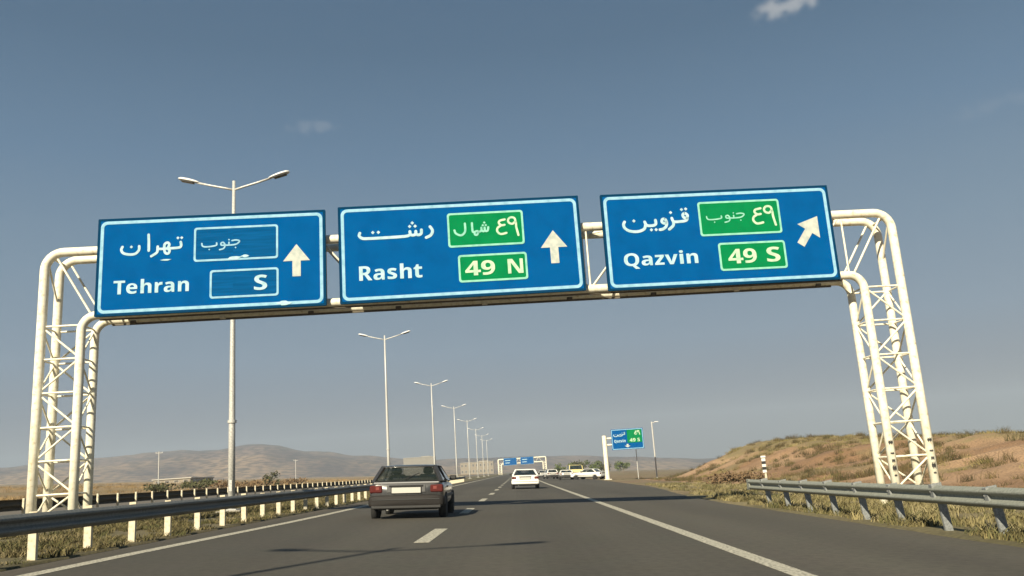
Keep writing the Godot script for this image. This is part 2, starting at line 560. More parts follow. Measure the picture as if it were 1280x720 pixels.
func build_signs() -> void:
	# left board
	var y0 := 5.99
	var y1 := 8.76
	var w := 6.24
	var h := y1 - y0
	var s := sign_board("blue overhead sign reading Tehran, leftmost on the gantry, with pale outlined boxes", -11.23, -11.23 + w, y0, y1, -0.003)
	word_parts(s, "tehran", uv_rect(s, .105, .366, .185, .41, w, h), 0.03, M.sign_white)
	text_part(s, "letter", "Tehran", uv_rect(s, .078, .402, .64, .785, w, h), 0.026, M.sign_white)
	var p := plate(s, "route_plate", uv_rect(s, .42, .79, .135, .49, w, h), M.sign_patch, M.sign_pale)
	word_parts(p, "jonub", uv_rect(s, .455, .62, .275, .375, w, h), 0.034, M.sign_pale, 0.85)
	p = plate(s, "route_plate", uv_rect(s, .492, .792, .585, .875, w, h), M.sign_patch, M.sign_pale)
	text_part(p, "letter", "S", uv_rect(s, .685, .742, .655, .81, w, h), 0.034, M.sign_white)
	part(s, "arrow", arrow_mesh(.118 * w, .335 * h, 0.0, 0.03), M.sign_arrow, at(Vector3(.871 * w, (1.0 - .52) * h, 0)))
	for q in [[.30, .455, .045, .01], [.60, .468, .06, .022], [.645, .452, .03, .018], [.815, .955, .055, .03]]:  # sun glints on the board, painted as small pale patches
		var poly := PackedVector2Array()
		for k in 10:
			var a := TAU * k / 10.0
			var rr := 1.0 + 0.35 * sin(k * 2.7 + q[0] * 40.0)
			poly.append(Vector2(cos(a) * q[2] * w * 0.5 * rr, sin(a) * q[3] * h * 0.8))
		part(s, "painted_glint", poly_mesh(poly, 0.015, 0.036), M.sign_glint, at(Vector3(q[0] * w, (1.0 - q[1]) * h, 0)))
	# middle board
	w = 6.87
	y0 = 5.98
	y1 = 8.79
	h = y1 - y0
	s = sign_board("blue overhead sign reading Rasht 49 N, middle one on the gantry, upright arrow", -4.62, -4.62 + w, y0, y1, 0.0035)
	word_parts(s, "rasht", uv_rect(s, .085, .385, .205, .365, w, h), 0.03, M.sign_white)
	text_part(s, "letter", "Rasht", uv_rect(s, .08, .335, .62, .775, w, h), 0.026, M.sign_white)
	p = plate(s, "route_plate", uv_rect(s, .447, .762, .125, .485, w, h), M.sign_green, M.sign_mint)
	word_parts(p, "shomal", uv_rect(s, .475, .615, .24, .365, w, h), 0.034, M.sign_mint)
	word_parts(p, "49", uv_rect(s, .652, .738, .2, .39, w, h), 0.034, M.sign_cream, 0.74)
	p = plate(s, "route_plate", uv_rect(s, .483, .766, .568, .85, w, h), M.sign_green, M.sign_mint)
	text_part(p, "letter", "49", uv_rect(s, .51, .632, .635, .785, w, h), 0.034, M.sign_cream)
	text_part(p, "letter", "N", uv_rect(s, .685, .748, .635, .785, w, h), 0.034, M.sign_cream)
	part(s, "arrow", arrow_mesh(.11 * w, .345 * h, 0.0, 0.03), M.sign_arrow, at(Vector3(.882 * w, (1.0 - .53) * h, 0)))
	# right board
	w = 6.74
	y0 = 5.95
	y1 = 8.80
	h = y1 - y0
	s = sign_board("blue overhead sign reading Qazvin 49 S, rightmost on the gantry, slanting arrow", 2.87, 2.87 + w, y0, y1, -0.003)
	word_parts(s, "qazvin", uv_rect(s, .09, .37, .19, .405, w, h), 0.03, M.sign_white)
	text_part(s, "letter", "Qazvin", uv_rect(s, .078, .395, .62, .79, w, h), 0.026, M.sign_white)
	p = plate(s, "route_plate", uv_rect(s, .418, .775, .125, .487, w, h), M.sign_green, M.sign_mint)
	word_parts(p, "jonub", uv_rect(s, .452, .617, .255, .35, w, h), 0.034, M.sign_mint, 0.75)
	word_parts(p, "49", uv_rect(s, .655, .75, .2, .4, w, h), 0.034, M.sign_cream, 0.74)
	p = plate(s, "route_plate", uv_rect(s, .487, .778, .565, .855, w, h), M.sign_green, M.sign_mint)
	text_part(p, "letter", "49", uv_rect(s, .525, .648, .635, .785, w, h), 0.034, M.sign_cream)
	text_part(p, "letter", "S", uv_rect(s, .692, .75, .63, .785, w, h), 0.034, M.sign_cream)
	part(s, "arrow", arrow_mesh(.112 * w, .36 * h, -0.62, 0.03), M.sign_arrow, at(Vector3(.892 * w, (1.0 - .475) * h, 0)))

# ------------------------------------------------------------------ gantry
func bent(xa: float, xb: float, ytop: float, ybase_a: float, ybase_b: float, r: float, z: float) -> Array:
	var p := [Vector3(xa, ybase_a, z), Vector3(xa, lerpf(ybase_a, ytop - r, 0.5), z)]
	for k in 9:
		var a := PI - PI * 0.5 * k / 8.0
		p.append(Vector3(xa + r + cos(a) * r, ytop - r + sin(a) * r, z))
	p.append(Vector3((xa + xb) * 0.5, ytop, z))
	for k in 9:
		var a := PI * 0.5 - PI * 0.5 * k / 8.0
		p.append(Vector3(xb - r + cos(a) * r, ytop - r + sin(a) * r, z))
	p.append(Vector3(xb, lerpf(ybase_b, ytop - r, 0.5), z))
	p.append(Vector3(xb, ybase_b, z))
	return p

func build_gantry() -> void:
	var g := thing("sign_gantry", "white tubular truss gantry spanning the motorway behind the three big blue signs", "sign gantry", Vector3(0, 0, -GANTRY_D))
	g.rotation.y = GANTRY_YAW
	var XO := [-12.74, 11.52]
	var XI := [-11.68, 10.40]
	var YT := 7.94
	var YB := 6.1
	var base := [base_y(-12.2) - 0.1, base_y(11.0) - 0.1]
	for k in 2:
		var z := -0.85 * k
		part(g, "outer_tube", tube(bent(XO[0], XO[1], YT, base[0], base[1], 0.5, z), 0.125 - 0.006 * k, 20), M.white_paint)
		part(g, "inner_tube", tube(bent(XI[0], XI[1], YB, base[0], base[1], 0.42, z), 0.12 - 0.006 * k, 20), M.white_paint)
	var R := 0.028
	# leg lattices
	var lv := [5.85, 4.94, 4.03, 3.11, 2.23, 1.36, 0.62]
	var rv := [5.72, 4.73, 3.74, 2.77, 1.83, 0.88, 0.02]
	for side in 2:
		var ys: Array = lv if side == 0 else rv
		var xo: float = XO[side]
		var xi: float = XI[side]
		for i in ys.size():
			var y: float = ys[i]
			for k in 2:
				cyl(g, "cross_bar", Vector3(xo, y, -0.85 * k), Vector3(xi, y, -0.85 * k), R, M.white_paint)
			cyl(g, "cross_bar", Vector3(xo, y, 0), Vector3(xo, y, -0.85), R * 0.9, M.white_paint)
			cyl(g, "cross_bar", Vector3(xi, y, 0), Vector3(xi, y, -0.85), R * 0.9, M.white_paint)
			if i == ys.size() - 1: continue
			var yn: float = ys[i + 1]
			var flip := (i % 2 == 0)
			if side == 1: flip = (i % 2 == 1)
			for k in 2:
				var f := flip if k == 0 else not flip
				cyl(g, "brace", Vector3(xo if f else xi, y, -0.85 * k), Vector3(xi if f else xo, yn, -0.85 * k), R, M.white_paint)
			cyl(g, "brace", Vector3(xo, y, 0.0 if flip else -0.85), Vector3(xo, yn, -0.85 if flip else 0.0), R * 0.9, M.white_paint)
			cyl(g, "brace", Vector3(xi, y, -0.85 if flip else 0.0), Vector3(xi, yn, 0.0 if flip else -0.85), R * 0.9, M.white_paint)
		# knee of the portal
		var sgn := 1.0 if side == 0 else -1.0
		for k in 2:
			var z := -0.85 * k
			cyl(g, "brace", Vector3(xo + sgn * 0.32, YT - 0.16, z), Vector3(xi + sgn * 0.28, YB - 0.02, z), R * 1.1, M.white_paint)
		cyl(g, "brace", Vector3(xo + sgn * 0.1, YT - 0.35, 0), Vector3(xo, 6.6, -0.85), R, M.white_paint)
		cyl(g, "cross_bar", Vector3(xo + sgn * 0.15, YT - 0.15, 0), Vector3(xo + sgn * 0.15, YT - 0.15, -0.85), R, M.white_paint)
		# feet
		for x in [xo, xi]:
			for k in 2:
				var foot := part(g, "base_plate", cbox(Vector3(0.42, 0.03, 0.42), 0.006), M.white_paint, at(Vector3(x, base[side] + 0.13, -0.85 * k)))
				for q in [[-1, -1], [1, -1], [1, 1], [-1, 1]]:
					part(foot, "bolt", unit_cyl_low, M.zinc, Transform3D(Basis.from_scale(Vector3(0.016, 0.06, 0.016)), Vector3(q[0] * 0.16, 0.03, q[1] * 0.16)))
		part(g, "footing", cbox(Vector3(1.9, 0.3, 1.7), 0.03), M.concrete, at(Vector3((xo + xi) * 0.5, base[side] - 0.05, -0.42)))
	# beam lattice
	var x0 := -11.25
	var n := 14
	var dx := (10.02 - x0) / n
	for i in n + 1:
		var x := x0 + dx * i
		for k in 2: cyl(g, "post_bar", Vector3(x, YB, -0.85 * k), Vector3(x, YT, -0.85 * k), R, M.white_paint)
		cyl(g, "cross_bar", Vector3(x, YT, 0), Vector3(x, YT, -0.85), R, M.white_paint)
		cyl(g, "cross_bar", Vector3(x, YB, 0), Vector3(x, YB, -0.85), R, M.white_paint)
		if i == n: continue
		var up := (i % 2 == 0)
		for k in 2:
			cyl(g, "brace", Vector3(x, YT if up else YB, -0.85 * k), Vector3(x + dx, YB if up else YT, -0.85 * k), R, M.white_paint)
		cyl(g, "brace", Vector3(x, YT, 0.0 if up else -0.85), Vector3(x + dx, YT, -0.85 if up else 0.0), R * 0.9, M.white_paint)
		cyl(g, "brace", Vector3(x, YB, 0.0 if up else -0.85), Vector3(x + dx, YB, -0.85 if up else 0.0), R * 0.9, M.white_paint)
	# sign hanger arms between the front tubes and the boards
	for x in [-10.6, -8.5, -6.9, -5.6, -3.9, -1.7, 0.6, 1.6, 3.5, 5.6, 7.4, 8.9]:
		for y in [YT, YB + 0.1]:
			part(g, "hanger", cbox(Vector3(0.1, 0.07, 0.24), 0.006), M.zinc, at(Vector3(x, y, 0.1)))
	# drips of the galvanised lower walkway angle below the boards
	part(g, "lower_angle", cbox(Vector3(21.0, 0.05, 0.05), 0.004), M.rust_paint, at(Vector3(-0.7, YB - 0.135, -0.02)))
	part(g, "lower_angle", cbox(Vector3(21.0, 0.05, 0.05), 0.004), M.rust_paint, at(Vector3(-0.7, YB - 0.135, -0.82)))
	for i in 9:
		part(g, "clamp", cbox(Vector3(0.16, 0.1, 0.16), 0.01), M.rust_paint if i % 3 != 1 else M.white_paint, at(Vector3(-10.6 + i * 2.5, YB - 0.09, -0.82)))
	# stencilled marks on the right legs
	for x in [XI[1], XO[1]]:
		for q in [[1.28, 0.13, 1.0], [0.98, 0.07, 0.8], [0.78, 0.11, 0.7], [0.58, 0.2, 0.9], [0.38, 0.07, 0.6]]:
			var st := begin()
			var rr := 0.1275
			for s in 8:
				var a0: float = -0.15 - q[2] * 0.5 + q[2] * s / 8.0
				var a1: float = -0.15 - q[2] * 0.5 + q[2] * (s + 1) / 8.0
				var hh: float = q[1] * (0.7 + 0.3 * sin(s * 2.1 + q[0] * 9.0))
				face(st, [Vector3(sin(a0) * rr, -hh * 0.5, cos(a0) * rr), Vector3(sin(a1) * rr, -hh * 0.5, cos(a1) * rr), Vector3(sin(a1) * rr, hh * 0.5, cos(a1) * rr), Vector3(sin(a0) * rr, hh * 0.5, cos(a0) * rr)], Vector3.ZERO)
			part(g, "black_mark", st.commit(), M.black_paint, at(Vector3(x, q[0], 0)))

# ------------------------------------------------------------------ guard rails
func w_profile() -> Array:
	return [Vector2(0.0, -0.155), Vector2(0.012, -0.150), Vector2(0.075, -0.105), Vector2(0.082, -0.085), Vector2(0.075, -0.065), Vector2(0.015, -0.025), Vector2(0.008, 0.0), Vector2(0.015, 0.025), Vector2(0.075, 0.065), Vector2(0.082, 0.085), Vector2(0.075, 0.105), Vector2(0.012, 0.150), Vector2(0.0, 0.155)]

# one 4.2 m length of beam; side = +1 ridges towards +x
func rail_length(z0: float, z1: float, x: float, y: float, side: float) -> ArrayMesh:
	var prof := w_profile()
	var rings := []
	for z in [z0, z1]:
		var ring := []
		for p in prof: ring.append(Vector3(x + side * p.x, y + p.y, z))
		for i in range(prof.size() - 1, -1, -1): ring.append(Vector3(x + side * (prof[i].x - 0.005), y + prof[i].y, z))
		rings.append(ring)
	var st := begin()
	var n: int = rings[0].size()
	for i in n:
		var j := (i + 1) % n
		face(st, [rings[0][i], rings[0][j], rings[1][j], rings[1][i]], Vector3(x + (side * 0.5 if i > prof.size() - 2 else -side * 0.5), y, (z0 + z1) * 0.5))
	return st.commit()

func guard_rail(called: String, label: String, x: float, side: float, z_from: float, z_to: float, posts: Array, rail_mat: Material, post_mat: Material, lean: float, rail_mid: float, pw := 0.13, spacers := true) -> Node3D:
	var by := base_y(x)
	var g := thing(called, label, "guard rail", Vector3(x, by, z_from), "")
	var z := z_from
	while z > z_to + 0.1:
		var e := maxf(z - 4.2, z_to)
		part(g, "rail_beam", rail_length(z - z_from + 0.12, e - z_from, side * (0.006 if int(z / 4.2) % 2 == 0 else 0.0), rail_mid, side), rail_mat)
		z = e
	var post_mesh := begin()
	# C post: web across the road direction with two flanges
	add_cbox(post_mesh, Vector3(0, 0.29, 0), Vector3(pw, 1.08, 0.012), 0.003)
	add_cbox(post_mesh, Vector3(-pw * 0.48, 0.29, -0.03), Vector3(0.01, 1.08, 0.05), 0.002)
	add_cbox(post_mesh, Vector3(pw * 0.48, 0.29, -0.03), Vector3(0.01, 1.08, 0.05), 0.002)
	var pm := post_mesh.commit()
	var block := cbox(Vector3(0.09, 0.24, 0.12), 0.008)
	var bolt := cbox(Vector3(0.014, 0.022, 0.022), 0.005)
	for pz in posts:
		if pz > z_from or pz < z_to: continue
		var o := Vector3(-side * 0.15, rail_mid - 0.645 + rng.randf_range(-0.015, 0.015), pz - z_from)
		var bs := Basis(Vector3(0, 0, 1), lean + rng.randf_range(-0.012, 0.012)) * Basis(Vector3(1, 0, 0), rng.randf_range(-0.015, 0.015))
		var p := part(g, "post", pm, post_mat, Transform3D(bs, o + Vector3(side * -lean * 0.0, 0, 0)))
		if spacers and pz > -60.0:
			part(p, "spacer", block, post_mat, at(Vector3(side * 0.10, rail_mid + 0.1, 0.0)))
			part(p, "bolt", bolt, M.zinc, at(Vector3(side * 0.168, rail_mid + 0.1, 0.0)))
	return g

# ------------------------------------------------------------------ lamps
func build_lamps() -> void:
	var H := 12.3
	var x := -10.36
	var zs := [4.9, -30.8, -68.5, -106.8, -145.5, -184.0, -222.5, -261.0, -299.5]
	var names := ["tall white double arm street lamp in the median, standing behind the Tehran sign", "double arm street lamp in the median above the left edge of the grey car", "double arm street lamp in the median above the right edge of the grey car", "fourth street lamp of the median row, just right of the grey car's roof", "fifth street lamp of the median row, small and hazy", "sixth street lamp of the median row, over the low beige building", "seventh street lamp of the median row, left of the far gantry", "eighth street lamp of the median row, thin against the haze", "last and smallest street lamp of the median row"]
	var first: Node3D = null
	for i in zs.size():
		var o: Node3D
		if first == null:
			o = thing("street_lamp", "", "street lamp", Vector3.ZERO, "double arm street lamps along the median")
			var rings := []
			for q in [[-0.1, 0.13], [3.0, 0.118], [8.0, 0.085], [H + 0.25, 0.06]]:
				var ring := []
				for k in 12:
					var a := TAU * k / 12.0
					ring.append(Vector3(cos(a) * q[1], q[0], sin(a) * q[1]))
				rings.append(ring)
			part(o, "pole", loft(rings), M.galv)
			part(o, "collar", unit_cyl, M.galv, Transform3D(Basis.from_scale(Vector3(0.16, 0.1, 0.16)), Vector3(0, 3.2, 0)))
			part(o, "base_plate", cbox(Vector3(0.5, 0.04, 0.5), 0.008), M.galv, at(Vector3(0, 0.06, 0)))
			part(o, "footing", cbox(Vector3(0.9, 0.3, 0.9), 0.03), M.concrete, at(Vector3(0, -0.11, 0)))
			part(o, "access_door", cbox(Vector3(0.12, 0.4, 0.03), 0.008), M.galv, at(Vector3(0, 0.9, 0.118)))
			for s in [-1.0, 1.0]:
				part(o, "arm", tube([Vector3(0, H - 0.12, 0), Vector3(s * 0.35, H - 0.02, 0), Vector3(s * 0.9, H + 0.12, 0), Vector3(s * 1.45, H + 0.28, 0)], 0.042, 10), M.galv)
				var head := []
				for q in [[1.36, 0.05, 0.04], [1.42, 0.085, 0.06], [1.55, 0.12, 0.085], [1.8, 0.16, 0.105], [2.05, 0.15, 0.095], [2.15, 0.10, 0.06], [2.18, 0.04, 0.03]]:
					var ring := []
					for k in 14:
						var a := TAU * k / 14.0
						ring.append(Vector3(s * q[0], H + 0.28 + (q[0] - 1.4) * 0.26 + (sin(a) * q[2] if sin(a) > 0 else sin(a) * q[2] * 0.35), cos(a) * q[1]))
					head.append(ring)
				var hd := part(o, "lamp_head", loft(head), M.lamp_shell)
				var tilt := Basis(Vector3(0, 0, 1), s * 0.254)
				part(hd, "lens", cbox(Vector3(0.52, 0.05, 0.22), 0.02, Vector3.ZERO, tilt), M.lamp_lens, at(Vector3(s * 1.82, H + 0.335, 0)))
			first = o
		else:
			o = first.duplicate()
			o.name = numbered("street_lamp")
			add_child(o)
		o.position = Vector3(x, base_y(x), zs[i])
		o.set_meta("label", names[i - 1] if i > 0 else "street lamp of the median beside the camera, seen only by its shadow")
	first.rotation.y = 0.0

# ------------------------------------------------------------------ cars
func se_ring(hw: float, y0: float, y1: float, z: float, n := 5.0, segs := 28) -> Array:
	var ring := []
	for k in segs:
		var a := TAU * (k + 0.5) / segs
		var c := cos(a)
		var s := sin(a)
		ring.append(Vector3(signf(c) * pow(absf(c), 2.0 / n) * hw, (y0 + y1) * 0.5 + signf(s) * pow(absf(s), 2.0 / n) * (y1 - y0) * 0.5, z))
	return ring

func quad_panel(a: Vector3, b: Vector3, c: Vector3, d: Vector3, thick: float, cen: Vector3) -> ArrayMesh:
	var n := (b - a).cross(d - a).normalized()
	if n.dot(a - cen) < 0: n = -n
	var st := begin()
	var up := n * thick
	face(st, [a + up, b + up, c + up, d + up], (a + c) * 0.5)
	face(st, [a, b, c, d], (a + c) * 0.5 + up)
	for e in [[a, b], [b, c], [c, d], [d, a]]: face(st, [e[0], e[1], e[1] + up, e[0] + up], (a + c) * 0.5)
	return st.commit()

func car(called: String, label: String, pos: Vector3, yaw: float, p: Dictionary, group := "") -> Node3D:
	var o := thing(called, label, "car", pos, group)
	o.basis = Basis(Vector3(0, 0, 1), -atan(TAU_X)) * Basis(Vector3.UP, yaw)
	var W: float = p.W
	var L: float = p.L
	var H: float = p.H
	var belt: float = p.belt
	var hw := W * 0.5
	var paint: Material = p.paint
	var dark: Material = M.car_trim
	var bot := 0.27
	# lower body
	var rings := []
	for q in [[0.03, 0.90, 0.06], [0.0, 0.955, 0.03], [-0.05, 0.985, 0.012], [-0.2, 0.995, 0.0], [-0.9, 1.0, 0.0], [-L * 0.5, 1.0, 0.0], [-L + 1.0, 0.99, 0.03], [-L + 0.35, 0.97, 0.13], [-L + 0.1, 0.93, 0.18], [-L, 0.86, 0.24]]:
		rings.append(se_ring(hw * q[1], bot + q[2] * 0.5, belt - q[2], q[0], 6.0))
	part(o, "body", loft(rings), paint)
	# greenhouse corners
	var zb0: float = p.zb0
	var zr0: float = p.zr0
	var zr1: float = p.zr1
	var zb1: float = p.zb1
	var wb := hw * 0.93
	var wr := hw * float(p.get("roof", 0.70))
	var yb := belt - 0.02
	var yr := H - 0.055
	var cen := Vector3(0, belt + 0.1, (zb0 + zb1) * 0.5)
	# roof
	var rr := []
	for q in [[zr0 + 0.05, 0.93, -0.02], [zr0, 1.0, 0.0], [lerpf(zr0, zr1, 0.3), 1.03, 0.03], [lerpf(zr0, zr1, 0.7), 1.03, 0.03], [zr1, 1.0, 0.0], [zr1 - 0.06, 0.94, -0.02]]:
		rr.append(se_ring(wr * q[1] + 0.03, yr - 0.015, yr + 0.03 + q[2], q[0], 3.0, 24))
	part(o, "roof", loft(rr), paint)
	var zmid := lerpf(zr0, zr1, 0.52)
	for s in [-1.0, 1.0]:
		var st := begin()
		add_bar(st, Vector3(s * (wb - 0.02), yb - 0.02, zb0 - 0.07), Vector3(s * (wr - 0.0), yr, zr0 - 0.05), 0.11, 0.10)
		part(o, "pillar", st.commit(), paint)
		st = begin()
		add_bar(st, Vector3(s * (wb - 0.02), yb - 0.02, zmid - 0.1), Vector3(s * (wr + 0.01), yr, zmid), 0.06, 0.09)
		part(o, "pillar", st.commit(), dark)
		st = begin()
		add_bar(st, Vector3(s * (wb - 0.03), yb - 0.02, zb1 + 0.05), Vector3(s * (wr - 0.0), yr, zr1 + 0.04), 0.06, 0.06)
		part(o, "pillar", st.commit(), paint)
		# side glass, rear and front
		part(o, "side_window", quad_panel(Vector3(s * wb, yb, zb0 - 0.15), Vector3(s * wb, yb, zmid - 0.07), Vector3(s * (wr + 0.03), yr - 0.02, zmid + 0.03), Vector3(s * (wr + 0.02), yr - 0.02, zr0 - 0.12), 0.006, cen), M.glass)
		part(o, "side_window", quad_panel(Vector3(s * wb, yb, zmid - 0.14), Vector3(s * wb, yb, zb1 + 0.12), Vector3(s * (wr + 0.02), yr - 0.02, zr1 + 0.08), Vector3(s * (wr + 0.03), yr - 0.02, zmid - 0.05), 0.006, cen), M.glass)
		# mirror
		part(o, "mirror", cbox(Vector3(0.2, 0.13, 0.1), 0.03), dark, at(Vector3(s * (wb + 0.12), belt + 0.06, zb1 + 0.42)))
		part(o, "door_handle", cbox(Vector3(0.03, 0.04, 0.16), 0.01), dark, at(Vector3(s * (hw + 0.008), belt - 0.17, zmid + 0.28)))
		part(o, "rubbing_strip", cbox(Vector3(0.03, 0.07, L * 0.62), 0.012), dark, at(Vector3(s * (hw + 0.006), belt * 0.58, -L * 0.47)))
	part(o, "rear_window", quad_panel(Vector3(-wb + 0.1, yb + 0.03, zb0), Vector3(wb - 0.1, yb + 0.03, zb0), Vector3(wr - 0.06, yr - 0.03, zr0 + 0.03), Vector3(-wr + 0.06, yr - 0.03, zr0 + 0.03), 0.006, cen), M.glass)
	var wp := begin()
	var wa := Vector3(-0.05, yb + 0.07, zb0 + 0.015)
	add_bar(wp, wa, wa.lerp(Vector3(wr * 0.6, yr - 0.12, zr0 + 0.1), 0.75) + Vector3(0, 0, 0.02), 0.02, 0.02, 0.004)
	part(o, "rear_wiper", wp.commit(), dark)
	part(o, "windscreen", quad_panel(Vector3(-wb + 0.1, yb, zb1), Vector3(wb - 0.1, yb, zb1), Vector3(wr - 0.05, yr - 0.03, zr1 - 0.02), Vector3(-wr + 0.05, yr - 0.03, zr1 - 0.02), 0.006, cen), M.glass)
	# cabin
	part(o, "cabin_floor", cbox(Vector3(wb * 1.86, 0.03, absf(zb1 - zb0) - 0.1), 0.01), M.interior, at(Vector3(0, belt + 0.004, (zb0 + zb1) * 0.5)))
	part(o, "rear_bench", cbox(Vector3(wb * 1.4, 0.16, 0.14), 0.05), M.interior, at(Vector3(0, belt + 0.06, zr0 - 0.45)))
	for s in [-1.0, 1.0]:
		var seat := part(o, "front_seat", cbox(Vector3(0.5, 0.22, 0.14), 0.05), M.interior, at(Vector3(s * hw * 0.44, belt + 0.07, zmid + 0.12)))
		part(seat, "headrest", cbox(Vector3(0.28, 0.18, 0.1), 0.045), M.interior, at(Vector3(0, 0.2, 0.0)))
	# tail
	var tl_h: float = p.get("light_h", 0.22)
	var tl_w: float = p.get("light_w", 0.36)
	var tl_y: float = p.get("light_y", 0.76)
	for s in [-1.0, 1.0]:
		var tl := part(o, "tail_light", cbox(Vector3(tl_w, tl_h, 0.12), 0.03), M.tail_red, at(Vector3(s * (hw - tl_w * 0.5 - 0.02), tl_y, -0.005)))
		part(tl, "reversing_lens", cbox(Vector3(tl_w * 0.3, tl_h * 0.42, 0.02), 0.008), M.tail_pink, at(Vector3(-s * tl_w * 0.12, tl_h * 0.1, 0.056)))
	part(o, "tailgate_lip", cbox(Vector3(W * 0.88, 0.05, 0.09), 0.02), p.get("lip", paint), at(Vector3(0, belt - 0.045, 0.0)))
	part(o, "tailgate_panel", cbox(Vector3(W * 0.52, 0.2, 0.05), 0.02), p.get("panel", dark), at(Vector3(0, tl_y - 0.0, 0.022)))
	part(o, "recess_shade", cbox(Vector3(W * 0.46, 0.05, 0.02), 0.008), M.rubber, at(Vector3(0, tl_y + 0.072, 0.045)))  # raised black bar, its colour painting the shade of the handle slot
	part(o, "plate_frame", cbox(Vector3(0.66 * W / 2.0 * 1.25, 0.165, 0.02), 0.006), M.rubber, at(Vector3(0, tl_y - 0.035, 0.05)))
	part(o, "number_plate", cbox(Vector3(0.62 * W / 2.0 * 1.25, 0.145, 0.02), 0.005), M.plate_cream, at(Vector3(0, tl_y - 0.035, 0.056)))
	var br := []
	for q in [[0.11, 0.88, 0.03], [0.09, 0.95, 0.012], [0.03, 1.0, 0.0], [-0.35, 1.01, 0.0], [-0.4, 1.0, 0.02]]:
		br.append(se_ring(hw * q[1] * 1.01, 0.29 + q[2], 0.62 - q[2], q[0], 6.0, 28))
	part(o, "bumper", loft(br), p.get("bumper", paint))
	part(o, "bumper_valance", cbox(Vector3(W * 0.93, 0.10, 0.06), 0.025), dark, at(Vector3(0, 0.315, 0.085)))
	part(o, "bumper_strip", cbox(Vector3(W * 0.9, 0.035, 0.03), 0.01), dark, at(Vector3(0, 0.5, 0.105)))
	part(o, "front_bumper", loft([se_ring(hw * 0.97, 0.27, 0.6, -L + 0.35, 6.0), se_ring(hw * 0.95, 0.28, 0.6, -L - 0.02, 6.0), se_ring(hw * 0.86, 0.32, 0.56, -L - 0.1, 6.0)]), p.get("bumper", paint))
	for s in [-1.0, 1.0]:
		part(o, "headlight", cbox(Vector3(0.36, 0.16, 0.1), 0.03), M.plate_white, at(Vector3(s * (hw * 0.62), 0.66, -L + 0.0)))
	cyl(o, "exhaust_pipe", Vector3(-hw * 0.5, 0.25, 0.06), Vector3(-hw * 0.5, 0.25, -0.5), 0.03, M.zinc)
	part(o, "underbody", cbox(Vector3(W * 0.82, 0.1, L * 0.86), 0.03), M.rubber, at(Vector3(0, 0.27, -L * 0.5)))
	# wheels
	var tyre := lathe_x([Vector2(-0.1, 0.19), Vector2(-0.105, 0.25), Vector2(-0.085, 0.29), Vector2(0.085, 0.29), Vector2(0.105, 0.25), Vector2(0.1, 0.19)], 22)
	var rim := lathe_x([Vector2(-0.09, 0.2), Vector2(-0.1, 0.175), Vector2(-0.07, 0.15), Vector2(-0.06, 0.06), Vector2(-0.09, 0.04), Vector2(0.09, 0.04), Vector2(0.06, 0.06), Vector2(0.07, 0.15), Vector2(0.1, 0.175), Vector2(0.09, 0.2)], 18)
	var arch := lathe_x([Vector2(-0.13, 0.36), Vector2(0.012, 0.36), Vector2(0.012, 0.34), Vector2(-0.13, 0.3)], 22)
	for s in [-1.0, 1.0]:
		for z in [-0.72, -L + 0.82]:
			part(o, "wheel_arch", arch, M.rubber, Transform3D(Basis.from_scale(Vector3(s, 1, 1)), Vector3(s * hw, 0.3, z)))
			var wh := part(o, "wheel", tyre, M.rubber, at(Vector3(s * (hw - 0.085), 0.29, z)))
			part(wh, "rim", rim, M.rim)
	return o

# ------------------------------------------------------------------ vegetation
func grass_clump(seed_: int, blades: int, hgt: float, spread: float) -> ArrayMesh:
	var r := RandomNumberGenerator.new()
	r.seed = seed_
	var st := begin()
	for i in blades:
		var a := r.randf() * TAU
		var o := Vector3(cos(a), 0, sin(a)) * spread * sqrt(r.randf())
		var h := hgt * r.randf_range(0.45, 1.0)
		var lean := Vector3(r.randf_range(-1.0, 1.0), 0, r.randf_range(-1.0, 1.0)) * h
		var b := r.randf() * TAU
		var side := Vector3(cos(b), 0, sin(b)) * r.randf_range(0.006, 0.014)
		var mid := o + lean * 0.35 + Vector3(0, h * 0.6, 0)
		var tip := o + lean + Vector3(0, h, 0)
		for t in [[o - side, o + side, mid + side * 0.7], [o - side, mid + side * 0.7, mid - side * 0.7], [mid - side * 0.7, mid + side * 0.7, tip]]:
			var n: Vector3 = (t[2] - t[0]).cross(t[1] - t[0]).normalized()
			for p in (t if n.y >= 0.0 else [t[0], t[2], t[1]]):
				st.set_normal(n if n.y >= 0.0 else -n)
				st.add_vertex(p)
	return st.commit()

func scatter(called: String, label: String, mesh: Mesh, pts: Array, smin: float, smax: float, cols: Array) -> void:
	var mm := MultiMesh.new()
	mm.transform_format = MultiMesh.TRANSFORM_3D
	mm.use_colors = true
	mm.mesh = mesh
	mm.instance_count = pts.size()
	for i in pts.size():
		var p: Vector3 = pts[i]
		var s := rng.randf_range(smin, smax)
		mm.set_instance_transform(i, Transform3D(Basis(Vector3.UP, rng.randf() * TAU).scaled(Vector3(s, s * rng.randf_range(0.7, 1.25), s)), p))
		var c: Color = cols[rng.randi() % cols.size()]
		c = c * rng.randf_range(0.75, 1.2)
		c.a = 1.0
		mm.set_instance_color(i, c)
	var o := MultiMeshInstance3D.new()
	o.name = numbered(called)
	o.multimesh = mm
	o.material_override = M.grass
	add_child(o)
	tag(o, label, "grass", "", "stuff")

